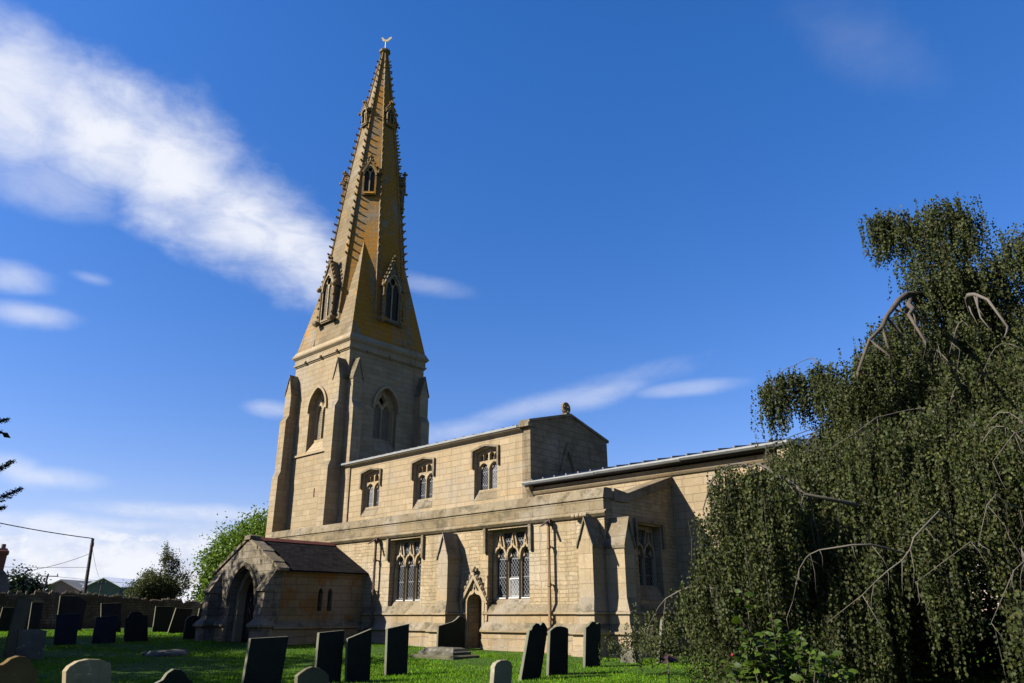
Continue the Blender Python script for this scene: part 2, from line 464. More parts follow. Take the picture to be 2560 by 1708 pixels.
def offset(path, d):
    res = []
    n = len(path)
    for i in range(n):
        a = Vector(path[max(i - 1, 0)]); b = Vector(path[i]); c = Vector(path[min(i + 1, n - 1)])
        t1 = (b - a).normalized() if i > 0 else (c - b).normalized()
        t2 = (c - b).normalized() if i < n - 1 else t1
        n1 = Vector((-t1.y, t1.x)); n2 = Vector((-t2.y, t2.x))
        m = n1 + n2
        if m.length < 1e-6: m = n1
        m.normalize()
        k = d / max(.35, m.dot(n1))
        res.append((b.x + m.x * k, b.y + m.y * k))
    return res

def band(mb, path, w, d0, d1, fn):
    """moulding of width w following a path on the wall"""
    o = offset(path, w / 2); i = offset(path, -w / 2)
    n = len(path)
    for k in range(n - 1):
        q = [o[k], o[k + 1], i[k + 1], i[k]]
        v = [fn(p[0], p[1], d0) for p in q] + [fn(p[0], p[1], d1) for p in q]
        f = [(0, 1, 2, 3), (7, 6, 5, 4), (0, 4, 5, 1), (2, 6, 7, 3)]
        if k == 0: f.append((0, 3, 7, 4))
        if k == n - 2: f.append((1, 5, 6, 2))
        mb.add(v, f)
    return mb

def weather(o, mat, lo=.25):
    """sloping ledges carry lichen and grime of their own"""
    o.data.materials.append(mat)
    for p in o.data.polygons:
        if lo < p.normal.z < .97: p.material_index = 1
    return o

def rect(x0, x1, z0, z1):
    return [(x0, z0), (x1, z0), (x1, z1), (x0, z1)]

church = thing('church', 'buff stone parish church with a tall crocketed spire, aisle windows and slate-roofed porch', 'church', (-26, 21, -1.2))

# ------------------------------------------------------------------ buttresses with gablets
def buttress(c, hw, fn, rings_, eave, peak, parent, mat, drip=.05, name='buttress', label=None):
    """fn(a, o, z): a across, o outward; rings_ = [(z, projection, extra half width)]"""
    b = MB()
    rr = []
    for z, o, e in rings_:
        rr.append([fn(c - hw - e, -.02, z), fn(c - hw - e, o, z), fn(c + hw + e, o, z), fn(c + hw + e, -.02, z)])
    b.rings(rr)
    p = rings_[-1][1]
    k = .07
    # saddle roof: two stone slopes with an overhanging drip
    o = None
    b.prism([(c - hw, eave + .004), (c + hw, eave + .004), (c, peak - k)], -.02, p - .012, lambda u, v, a: fn(u, a, v))
    sl = (peak - eave) / hw
    o = weather(b.build(name, mat, parent), M['coping'])
    b = MB()
    for s in (-1, 1):
        x0 = c + s * (hw + drip); z0 = eave - drip * sl
        b.prism([(x0, z0), (c, peak), (c, peak - k * 1.6), (x0 - s * .012, z0 - k * 1.2)], -.03, p + .05, lambda u, v, a: fn(u, a, v))
    b.build('buttress_cap', M['coping'], parent)
    return o

fS = lambda y0: (lambda a, o, z: (a, y0 - o, z))
fE = lambda x0: (lambda a, o, z: (x0 + o, a, z))
fW = lambda x0: (lambda a, o, z: (x0 - o, a, z))

# ------------------------------------------------------------------ tower
ZB = -1.7
def tower():
    x0, x1, y0, y1 = TX - TW, TX, TY, TY + TW
    top = 15.55
    sw = arch(TCX, 1.78, 12.2, 1.28, 9.45)
    se = arch(TCY, 1.78, 12.25, 1.28, 9.45)
    slit = rect(-38.99, -38.88, 6.62, 7.14)
    w = MB()
    w.plate(rect(x0, x1, ZB, top), [sw, slit], 0, .8, south(y0))
    w.plate(rect(y0 + .8, y1, ZB, top), [se], 0, .8, east(x1))
    w.box(x0, x0 + .8, y0 + .8, y1, ZB, top)
    w.box(x0 + .8, x1 - .8, y1 - .8, y1, ZB, top)
    t = w.build('tower', M['tower'], church)
    d = MB(); d.box(x0 + .95, x1 - .95, y0 + .95, y1 - .95, ZB, 15.3); d.build('dark_interior', M['void'], t)
    # belfry lights
    for c, fn, zb in ((TCX, south(y0), 9.45), (TCY, east(x1), 9.45)):
        tr = MB()
        lw, g = .56, .15
        holes = [arch(c - lw / 2 - g / 2, lw, 11.95, .50, 10.28, 6), arch(c + lw / 2 + g / 2, lw, 11.95, .50, 10.28, 6),
                 [(c, 12.42), (c + .22, 12.75), (c, 13.14), (c - .22, 12.75)]]
        tr.plate(arch(c, 1.84, 12.2, 1.34, 9.42), holes, .46, .62, fn)
        holes2 = [arch(c - lw / 2 - g / 2, lw + .09, 11.95, .56, 10.28, 6), arch(c + lw / 2 + g / 2, lw + .09, 11.95, .56, 10.28, 6),
                  [(c, 12.40), (c + .28, 12.75), (c, 13.20), (c - .28, 12.75)]]
        tr.plate(arch(c, 1.82, 12.2, 1.33, 9.43), holes2, .385, .457, fn)
        # inner order of the jamb
        for s in (-1, 1):
            tr.prism([(c + s * .93, .26), (c + s * .80, .32), (c + s * .80, .383), (c + s * .93, .383)], 9.5, 12.25, lambda u, v, a: fn(u, a, v))
        # sloping sill
        tr.prism([(-.01, 9.452), (.38, 10.12), (.44, 10.26), (.64, 10.26), (.64, 9.452)], c - .887, c + .887, lambda u, v, a: fn(a, v, u))
        tr.build('belfry_window', M['trim'], t)
        lv = MB()
        for s in (-1, 1):
            cc = c + s * (lw / 2 + g / 2)
            z = 10.32
            while z < 12.35:
                hw = lw / 2 + .03
                lv.prism([(.60, z + .10), (.645, z + .115), (.47 + .06, z - .055), (.47 + .05, z - .03)], cc - hw, cc + hw, lambda u, v, a: fn(a, v, u))
                z += .115
        lv.build('louvre', M['louvre'], t)
        h = MB()
        hp = arch(c, 1.98, 12.2, 1.40, 12.05)
        band(h, hp, .15, -.12, .02, fn)
        h.build('hood_mould', M['trim'], t)
    s = MB()
    for (za, zb, o) in ((15.42, 15.50, .06), (15.50, 15.62, .13), (15.62, 15.95, .07)):
        s.box(x0 - o, x1 + o, y0 - o, y1 + o, za, zb)
    s.rings([[(x0 - o, y0 - o, z), (x1 + o, y0 - o, z), (x1 + o, y1 + o, z), (x0 - o, y1 + o, z)] for z, o in ((15.951, .10), (16.08, .22), (16.16, .24), (16.30, .16), (16.52, .06))])
    s.build('cornice', M['tower'], t)
    for i in range(3):
        for q in ((x0 + 1.3 + i * 1.75, y0 - .14, 15.56), (x1 + .14, y0 + 1.3 + i * 1.75, 15.56)):
            kn = MB(); kn.ball(q, .12, 7, 5); kn.build('carved_boss', M['tower'], t)
    st = MB(); st.box(x0 + .73, x1 - .69, y0 - .10, y0 + .02, 9.28, 9.40)
    st.build('string_course', M['trim'], t)
    rg = [(ZB, .95, .0), (8.0, .90, 0), (8.06, .90, 0), (8.38, .76, 0), (11.6, .76, 0), (11.66, .76, 0), (12.02, .57, 0), (13.65, .57, 0)]
    hw = .34
    for c, fn in ((x1 - hw, fS(y0)), (x0 + hw, fS(y0)), (y0 + hw, fE(x1)), (y1 - hw, fE(x1)), (y0 + hw, fW(x0)), (y1 - hw, fW(x0))):
        buttress(c, hw, fn, rg, 13.65, 14.80, t, M['tower'])
    return t
tower()

# ------------------------------------------------------------------ spire
ZS0, ZTIP = 16.45, 42.0
TIPX, TIPY = TCX + .11, TCY + .12
def sp_r(z):
    s = (z - ZS0) / (ZTIP - ZS0)
    return 2.97 + (.17 - 2.97) * s + .24 * math.sin(PI * min(1, max(0, s)))
def sp_c(z):
    s = (z - ZS0) / (ZTIP - ZS0)
    return TCX + .11 * s, TCY + .12 * s
def spire():
    b = MB(); rings_ = []
    for i in range(13):
        z = ZS0 + (ZTIP - ZS0) * i / 12
        a = sp_r(z); rv = a / math.cos(PI / 8); cx, cy = sp_c(z)
        rings_.append([(cx + rv * math.cos(PI / 8 + k * PI / 4), cy + rv * math.sin(PI / 8 + k * PI / 4), z) for k in range(8)])
    b.rings(rings_)
    sp = b.build('spire', M['spire'], church)
    # broaches on the four corners
    bz = 23.85
    for sx, sy in ((1, -1), (-1, -1), (1, 1), (-1, 1)):
        a = sp_r(bz); cx, cy = sp_c(bz)
        pk = (cx + sx * a * .7071 * 1.0, cy + sy * a * .7071, bz)
        h = TW / 2 + .05
        t = math.tan(PI / 8)
        c0 = (TCX + sx * h, TCY + sy * h, ZS0)
        a0 = sp_r(ZS0) + .03
        A = (TCX + sx * t * a0 * .9, TCY + sy * h, ZS0); B = (TCX + sx * h, TCY + sy * t * a0 * .9, ZS0)
        ins = (TCX + sx * 1.2, TCY + sy * 1.2, ZS0)
        m = MB(); m.add([c0, A, B, pk, ins], [(0, 1, 3), (0, 3, 2), (1, 4, 3), (2, 3, 4), (0, 2, 4, 1)])
        m.build('broach', M['spire'], sp)
    # edge rolls
    e = MB()
    for k in range(8):
        pts = []
        for i in range(9):
            z = ZS0 + 2 + (ZTIP - ZS0 - 2) * i / 8
            rv = (sp_r(z) + .02) / math.cos(PI / 8); cx, cy = sp_c(z)
            pts.append((cx + rv * math.cos(PI / 8 + k * PI / 4), cy + rv * math.sin(PI / 8 + k * PI / 4), z))
        e.tube(pts, [.075] * 8 + [.05], 6)
    e.build('edge_roll', M['spire'], sp)
    # crockets: one carved hook, copied up every edge
    cm = MB()
    prof = [(-.06, -.05), (.10, -.06), (.20, -.03), (.33, .05), (.36, .13), (.29, .17), (.21, .13), (.14, .08), (.02, .12), (-.06, .12)]
    cm.prism(prof, -.065, .065, lambda u, v, a: (u, a, v))
    cm.ball((.27, 0, .09), .075, 6, 4)
    me = None
    spots = []
    for k in range(8):
        ang = PI / 8 + k * PI / 4
        z = 18.6
        while z < 41.0:
            rv = (sp_r(z) + .06) / math.cos(PI / 8); cx, cy = sp_c(z)
            lim = 24.1 if True else 0
            broach = z < 22.3
            if not broach:
                spots.append((k, ang, z, (cx + rv * math.cos(ang), cy + rv * math.sin(ang), z)))
            z += .60
    def outward(s):     # how well the row shows from the churchyard path
        d = Vector((0 - s[3][0], 0 - s[3][1])).normalized()
        return d.dot(Vector((math.cos(s[1]), math.sin(s[1]))))
    spots.sort(key=lambda s: -outward(s))
    sel = spots[:100]; rest = spots[100:]
    first = None
    for k, ang, z, q in sel:
        sc = .72 if z < 34 else .56
        mat = Matrix.Translation(q) @ Matrix.Rotation(ang, 4, 'Z') @ Matrix.Scale(sc, 4)
        if first is None:
            first = cm.build('crocket', M['spire'], sp, matrix=mat)
        else:
            o = first.copy(); o.matrix_basis = mat; COL.objects.link(o)
            o.parent = sp
            WORLD[o.name] = mat
    rm = MB()
    for k, ang, z, q in rest:
        mat = Matrix.Translation(q) @ Matrix.Rotation(ang, 4, 'Z') @ Matrix.Scale(.72 if z < 34 else .56, 4)
        rm.add([mat @ Vector(v) for v in cm.v], cm.f)
    o = rm.build('crocket', M['spire'], sp); o['kind'] = 'stuff'
    # capstone and weathercock
    c = MB()
    def ring(z, r_): return [(TIPX + r_ * math.cos(k * PI / 4 + PI / 8), TIPY + r_ * math.sin(k * PI / 4 + PI / 8), z) for k in range(8)]
    c.rings([ring(z, r_) for z, r_ in ((41.7, .24), (41.8, .42), (41.95, .46), (42.03, .40), (42.1, .28), (42.22, .14))])
    c.build('capstone', M['gable_dark'], sp)
    wv = MB(); wv.tube([(TIPX, TIPY, 42.1), (TIPX, TIPY, 43.0)], .028, 6)
    wc = wv.build('weathercock', M['gold'], sp)
    ck = MB()
    body = [(-.42, .14), (-.36, .22), (-.27, .21), (-.22, .10), (-.10, .0), (.06, -.02), (.18, .06), (.28, .22), (.40, .36), (.52, .42), (.60, .36), (.54, .20), (.42, .06), (.30, -.10), (.14, -.24), (.0, -.27), (-.14, -.22), (-.26, -.12), (-.33, .02), (-.46, .08)]
    dirv = Vector((.62, .78, 0))
    fn = lambda u, v, a: (TIPX + dirv.x * u * .8 - dirv.y * a, TIPY + dirv.y * u * .8 + dirv.x * a, 43.15 + v * .8)
    ck.plate(body, [], -.04, .04, fn)
    ck.build('gilded_cockerel', M['gold'], sp)
    # lucarnes
    def lucarne(ang, zb, w, zs, za, front, depth, tier):
        """local frame: x across, -y outward, z up"""
        T = Matrix.Translation((*sp_c(zb), 0)) @ Matrix.Rotation(ang, 4, 'Z')
        fn = lambda u, v, d: (u, -front + d, v)
        hw = w / 2
        m = MB()
        ow = w * .74
        lw = ow / 2 - .04
        rise = lw * 1.05
        g = ow - 2 * lw
        ap = zs + ow * .95
        holes = [arch(-lw / 2 - g / 2, lw, zs, rise, zb + .28, 5), arch(lw / 2 + g / 2, lw, zs, rise, zb + .28, 5)]
        eye = [(0 + .6 * lw * math.cos(a) * .75, zs + ow * .56 + .6 * lw * math.sin(a) * .9) for a in [2 * PI * i / 10 for i in range(10)]]
        fr = MB(); fr.plate(arch(0, ow + .06, zs, ow * .98, zb + .2, 7), holes + [eye], .05, .115, fn)
        fr.build('lucarne_frame', M['trim'], sp, matrix=T)
        wide = arch(0, ow, zs, ow * .95, zb + .27, 7)
        outer = [(-hw, zb), (hw, zb), (hw, zs + .25), (0, za), (-hw, zs + .25)]
        m.plate(outer, [wide], 0, .12, fn)
        m.prism([(-.05, zb + .1), (.04, zb + .28), (.115, zb + .28), (.115, zb + .1)], -ow / 2, ow / 2, lambda u, v, a: fn(a, v, u))
        # cheeks back to the spire
        for s in (-1, 1):
            m.box(min(s * hw, s * (hw - .14)), max(s * hw, s * (hw - .14)), -front + .121, -front + depth, zb, zs + .22)
        # steep stone roof
        for s in (-1, 1):
            m.prism([(s * (hw + .12), zs + .10), (0, za + .14), (0, za - .06), (s * (hw - .03), zs + .14)], -front - .08, -front + depth, lambda u, v, a: (u, a, v))
        lc = m.build('lucarne', M['spire'] if tier > 1 else M['gable_dark'], sp, matrix=T)
        hd = MB(); band(hd, arch(0, ow + .14, zs, ow * 1.02, zs - .1, 7), .09, -.06, .01, fn)
        hd.build('lucarne_hood_mould', M['trim'], sp, matrix=T)
        lv = MB()
        for s in (-1, 1):
            z = zb + .32
            while z < zs + rise * .75:
                cc = s * (lw / 2 + g / 2); h_ = lw / 2 + .02
                lv.prism([(.18, z + .07), (.20, z + .08), (.13, z - .04), (.12, z - .02)], cc - h_, cc + h_, lambda u, v, a: fn(a, v, u))
                z += .10
        lv.build('lucarne_louvre', M['louvre'] if (tier == 1 and ang == 0) else M['louvre_dark'], sp, matrix=T)  # bottom tier: south louvres coloured as lit, the others as shaded
        dk = MB(); dk.box(-ow / 2 - .02, ow / 2 + .02, -front + .21, -front + .23, zb + .2, ap - .05)
        dk.build('dark_interior', M['void'], sp, matrix=T)
        # carved finial and leaf crockets on the gable, stops at its feet
        k = MB()
        nck = 6 if tier == 1 else 4
        for s in (-1, 1):
            for i in range(nck):
                t = (i + .5) / nck
                px = s * (hw + .12) * (1 - t); pz = zs + .12 + (za - zs) * t
                k.ball((px + s * .10, -front - .02, pz + .09), .10 if tier == 1 else .08, 6, 4)
                k.tube([(px, -front - .02, pz), (px + s * .10, -front - .02, pz + .08)], .05, 5)
            k.ball((s * (hw + .16), -front - .14, zs + .1), .17 if tier == 1 else .10, 7, 5)
            if tier == 1:
                for i in range(3):
                    k.ball((s * (hw + .10), -front - .10, zb + .55 + i * .62), .10, 6, 4)
                k.tube([(s * (hw + .02), -front - .02, zb + .2), (s * (hw + .02), -front - .02, zs)], .075, 6)
                k.rings([[(s * (hw + .12) + a * r_, -front - .12 + b_ * r_, z) for a, b_ in ((-1, -1), (1, -1), (1, 1), (-1, 1))] for z, r_ in ((zb - .15, .05), (zb + .02, .20), (zb + .16, .22), (zb + .24, .08))])
        k.tube([(0, -front - .02, za), (0, -front - .02, za + .42)], [.09, .06], 6)
        for a in range(4):
            k.ball((.13 * math.cos(a * PI / 2), -front - .02 + .13 * math.sin(a * PI / 2), za + .30), .09, 6, 4)
        k.ball((0, -front - .02, za + .46), .10, 6, 4)
        k.build('lucarne_crocket', M['spire'], sp, matrix=T)
    for a in range(4):
        lucarne(a * PI / 2, 17.95, 1.40, 20.35, 22.35, 3.04, 1.8, 1)
    for a in range(4):
        z = 27.6; f = sp_r(z) + .20
        lucarne(a * PI / 2 + PI / 4, z, .98, 29.25, 30.35, f, 1.0, 2)
    for a in range(4):
        z = 34.2; f = sp_r(z) + .18
        lucarne(a * PI / 2, z, .62, 35.25, 35.95, f, .7, 3)
    return sp
spire()

# ------------------------------------------------------------------ windows of the clerestory and aisle
def tracery_window(kind, x0, x1, zb, zt, fn, rec, parent, pale=(), lights=3, zap=None, vent=None):
    c = (x0 + x1) / 2; W = x1 - x0
    tr = MB()
    if kind == 'clerestory':
        zap = zap
        fx0, fx1 = x0 - .02, x1 + .02
        outer = [(fx0, zb), (fx1, zb), (fx1, zt), (c, zap), (fx0, zt)]
        lw = (W - .34) / 2
        zs = zb + 1.62
        h1 = []; h2 = []
        cs = [c - lw / 2 - .06, c + lw / 2 + .06]
        for cc in cs:
            h1.append(arch(cc, lw, zs - .18, lw * .55, zb + .52, 6)); h2.append(arch(cc, lw + .07, zs - .18, lw * .62, zb + .52, 6))
        pw = lw / 2 - .035
        for cc in cs:
            for s in (-1, 1):
                px = cc + s * (pw / 2 + .03)
                top = zt - .18 + (zap - zt) * (1 - abs(px - c) / (W / 2))
                h1.append(arch(px, pw, top - .12, pw * .5, zs + .30, 4)); h2.append(arch(px, pw + .05, top - .12, pw * .55, zs + .27, 4))
        tr.plate(outer, h1, rec, rec + .12, fn)
        tr.plate([(p[0], p[1]) for p in [(fx0 + .004, zb + .004), (fx1 - .004, zb + .004), (fx1 - .004, zt), (c, zap - .004), (fx0 + .004, zt)]], h2, rec - .075, rec - .002, fn)
        for s in (-1, 1):   # cusps in the light heads
            pass
        for cc in cs:
            for s in (-1, 1):
                tr.prism([(cc + s * lw / 2, zs - .12), (cc + s * lw * .2, zs - .02), (cc + s * lw * .38, zs + .14)], rec + .02, rec + .08, lambda u, v, a: fn(u, v, a))
    else:
        fx0, fx1 = x0 - .02, x1 + .02
        outer = rect(fx0, fx1, zb, zt)
        lw = (W - .26 - .12 * (lights - 1)) / lights
        zs = zt - 1.10
        h1 = []; h2 = []; cs = []
        for i in range(lights):
            cc = x0 + .13 + lw / 2 + i * (lw + .12); cs.append(cc)
            h1.append(ogee(cc, lw, zs, .70, zb + .5)); h2.append(ogee(cc, lw + .075, zs, .78, zb + .5))
        for i in range(lights - 1):
            px = (cs[i] + cs[i + 1]) / 2
            q = [(.03 + lw * .20, .46), (lw * .33, .64), (lw * .48, .90), (lw * .49, 1.10 - .12)]
            h1.append([(px, zs + .22)] + [(px + a, zs + b) for a, b in q] + [(px - a, zs + b) for a, b in reversed(q)])
        for cc, sx in ((cs[0], -1), (cs[-1], 1)):
            q = [(cc + sx * lw * .48, zs + .42), (cc + sx * lw * .48, zt - .2), (cc + sx * lw * .16, zt - .2), (cc + sx * lw * .14, zs + .78)]
            h1.append(q)
        h3 = [[((p[0] - sum(a[0] for a in h) / len(h)) * 1.12 + sum(a[0] for a in h) / len(h), (p[1] - sum(a[1] for a in h) / len(h)) * 1.08 + sum(a[1] for a in h) / len(h)) for p in h] for h in h1[lights:]]
        tr.plate(outer, h1, rec, rec + .13, fn)
        tr.plate(rect(fx0 + .004, fx1 - .004, zb + .004, zt - .004), h2, rec - .08, rec - .002, fn) if False else None
        # front moulding: mullions and raised ogee ribs
        for i in range(lights + 1):
            px = x0 + .13 - .06 + i * (lw + .12)
            tr.prism([(px - .05, rec - .002), (px, rec - .085), (px + .05, rec - .002)], zb + .48, zs + .02, lambda u, v, a: fn(u, a, v))
        for cc in cs:
            band(tr, ogee(cc, lw + .09, zs, .80), .075, rec - .075, rec - .003, fn)
            for s in (-1, 1):
                tr.prism([(cc + s * (lw / 2 + .005), zs + .05), (cc + s * lw * .20, zs + .14), (cc + s * lw * .40, zs + .34)], rec + .025, rec + .085, lambda u, v, a: fn(u, v, a))
    # sill slope
    tr.prism([(-.015, zb + .003), (rec - .08, zb + .47), (rec + .13, zb + .52), (rec + .13, zb + .003)], x0 + .003, x1 - .003, lambda u, v, a: fn(a, v, u)) if False else None
    sb = MB(); sb.prism([(-.015, zb + .003), (rec - .08, zb + .47), (rec + .13, zb + .52), (rec + .13, zb + .003)], x0 + .003, x1 - .003, lambda u, v, a: fn(a, v, u))
    weather(sb.build('window_sill', M['trim'], parent), M['coping'])
    tr.build('window_tracery', M['trim'], parent)
    for i, cc in enumerate(cs):
        g = MB(); g.plate(rect(cc - lw / 2 - .05, cc + lw / 2 + .05, zb + .48, zs + (.21 if kind != 'clerestory' else .30)), [], rec + .075, rec + .085, fn)
        o = g.build('leaded_glass', M['glass_pale'] if i in pale else M['glass'], parent)
        if i in pale: o['label'] = 'pale guarded window light'
    g = MB(); g.plate(rect(x0 + .05, x1 - .05, zs + (.34 if kind == 'clerestory' else .22), zt - .05), [], rec + .095, rec + .105, fn)
    g.build('tracery_glass', M['glass'], parent)
    if vent is not None:
        cc = cs[vent]
        v = MB()
        z0, z1 = zb + .53, zb + 1.22
        hw = lw / 2 - .01
        v.plate(rect(cc - hw, cc + hw, z0, z1), [rect(cc - hw + .035, cc + hw - .035, z0 + .035, z1 - .05)], rec + .03, rec + .06, fn)
        v.build('ventilator_frame', M['whitewood'], parent)
        g = MB(); g.plate(rect(cc - hw + .03, cc + hw - .03, z0 + .03, z1 - .04), [], rec + .062, rec + .068, fn)
        g.build('ventilator_pane', M['glass_vent'], parent)
    if kind != 'clerestory':
        s_ = MB()
        for cc in cs:
            s_.box(*((cc - lw / 2 + .01, cc + lw / 2 - .01)), *((fn(0, 0, rec - .03)[1], fn(0, 0, rec + .06)[1])), zb + .505, zb + .545) if fn(0, 0, 0)[0] == 0 else None
        if s_.v: s_.build('lead_sill', M['whitewood'], parent)

# ------------------------------------------------------------------ nave with clerestory
def nave():
    x0, x1 = TX + .02, XN
    NY1 = 31.2
    CW = [(-34.29, -32.74), (-29.90, -28.40), (-25.42, -23.90)]
    w = MB()
    holes = []
    for a, b in CW:
        holes.append([(a, 5.06), (b, 5.06), (b, 7.40), ((a + b) / 2, 7.54), (a, 7.40)])
    w.plate(rect(x0, x1 - .5, 3.0, 8.15), holes, 0, .85, south(YC))
    gab = [(YC, -1.7), (NY1, -1.7), (NY1, 8.33), ((YC + NY1) / 2, 9.14), (YC, 8.33)]
    w.box(x0, x1 - .5, NY1 - .8, NY1, -1.7, 8.15)
    nv = w.build('nave', M['ashlar'], church)
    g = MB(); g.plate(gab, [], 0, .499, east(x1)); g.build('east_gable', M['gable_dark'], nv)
    # gable coping
    cp = MB()
    mid = (YC + NY1) / 2
    for s in (0, 1):
        ya, yb = (YC - .12, mid) if s == 0 else (mid, NY1 + .12)
        za, zb_ = (8.31, 9.16) if s == 0 else (9.16, 8.31)
        cp.prism([(ya, za), (yb, zb_), (yb, zb_ + .13), (ya, za + .13)], x1 - .56, x1 + .06, lambda u, v, a: (a, u, v))
    cp.box(x1 - .56, x1 + .06, YC - .20, YC + .25, 8.12, 8.30)
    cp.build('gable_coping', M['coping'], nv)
    # wheel cross finial
    f = MB()
    cz, cy, xf = 9.60, mid, x1 - .25
    ringp = [(cy + .30 * math.cos(a), cz + .30 * math.sin(a)) for a in [2 * PI * i / 20 for i in range(20)]]
    ihole = []
    for q in range(4):
        a0 = q * PI / 2 + .30; a1 = (q + 1) * PI / 2 - .30
        pts = [(cy + .225 * math.cos(a0 + (a1 - a0) * t / 4), cz + .225 * math.sin(a0 + (a1 - a0) * t / 4)) for t in range(5)]
        m_ = q * PI / 2 + PI / 4
        pts.append((cy + .06 * math.cos(m_), cz + .06 * math.sin(m_)))
        ihole.append(pts)
    f.plate(ringp, ihole, -.06, .06, east(xf))
    f.rings([[(xf + a * r_, cy + b_ * r_, z) for a, b_ in ((-1, -1), (1, -1), (1, 1), (-1, 1))] for z, r_ in ((9.22, .2), (9.32, .17), (9.36, .10))])
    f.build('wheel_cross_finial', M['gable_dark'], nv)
    # blocked roof scar on the gable
    r_ = MB()
    fe = east(x1)
    band(r_, [(27.15, 5.9), (27.85, 7.55), (28.62, 5.9)], .16, -.10, .01, fe)
    r_.build('blocked_roof_scar', M['coping'], nv)
    # cornice, gutter, lead roof
    c = MB()
    c.prism([(0, 7.98), (-.05, 8.0), (-.10, 8.06), (-.12, 8.10), (0, 8.10)], x0, x1 - .51, lambda u, v, a: (a, YC + u, v))
    c.build('cornice', M['trim'], nv)
    rf = MB()
    rf.add([(x0, YC - .16, 8.21), (x1 - .56, YC - .16, 8.21), (x1 - .56, mid, 8.80), (x0, mid, 8.80), (x0, NY1 + .1, 8.2), (x1 - .56, NY1 + .1, 8.2),
            (x0, YC - .16, 8.16), (x1 - .56, YC - .16, 8.16), (x0, NY1 + .1, 8.155), (x1 - .56, NY1 + .1, 8.155)],
           [(0, 1, 2, 3), (3, 2, 5, 4), (6, 7, 1, 0), (6, 8, 9, 7)])
    x = x0 + .35
    while x < x1 - .7:
        rf.tube([(x, YC - .18, 8.25), (x, mid, 8.84)], .045, 6)
        x += .66
    rf.build('lead_roof', M['lead'], nv)
    gt = MB()
    gt.prism([(-.17, 8.10), (-.30, 8.11), (-.31, 8.21), (-.27, 8.21), (-.19, 8.13), (-.17, 8.13)], x0 - .1, x1 - .58, lambda u, v, a: (a, YC + u, v))
    gt.build('gutter', M['gutter'], nv)
    for i, (a, b) in enumerate(CW):
        tracery_window('clerestory', a, b, 5.06, 7.40, south(YC), .29, nv, pale=((0,), (), (1,))[i], zap=7.54)
        h = MB()
        band(h, [(a - .10, 6.62), (a - .10, 7.49), ((a + b) / 2, 7.66), (b + .10, 7.49), (b + .10, 6.62)], .10, -.11, .015, south(YC))
        h.build('hood_mould', M['coping'], nv)
    return nv
nave()

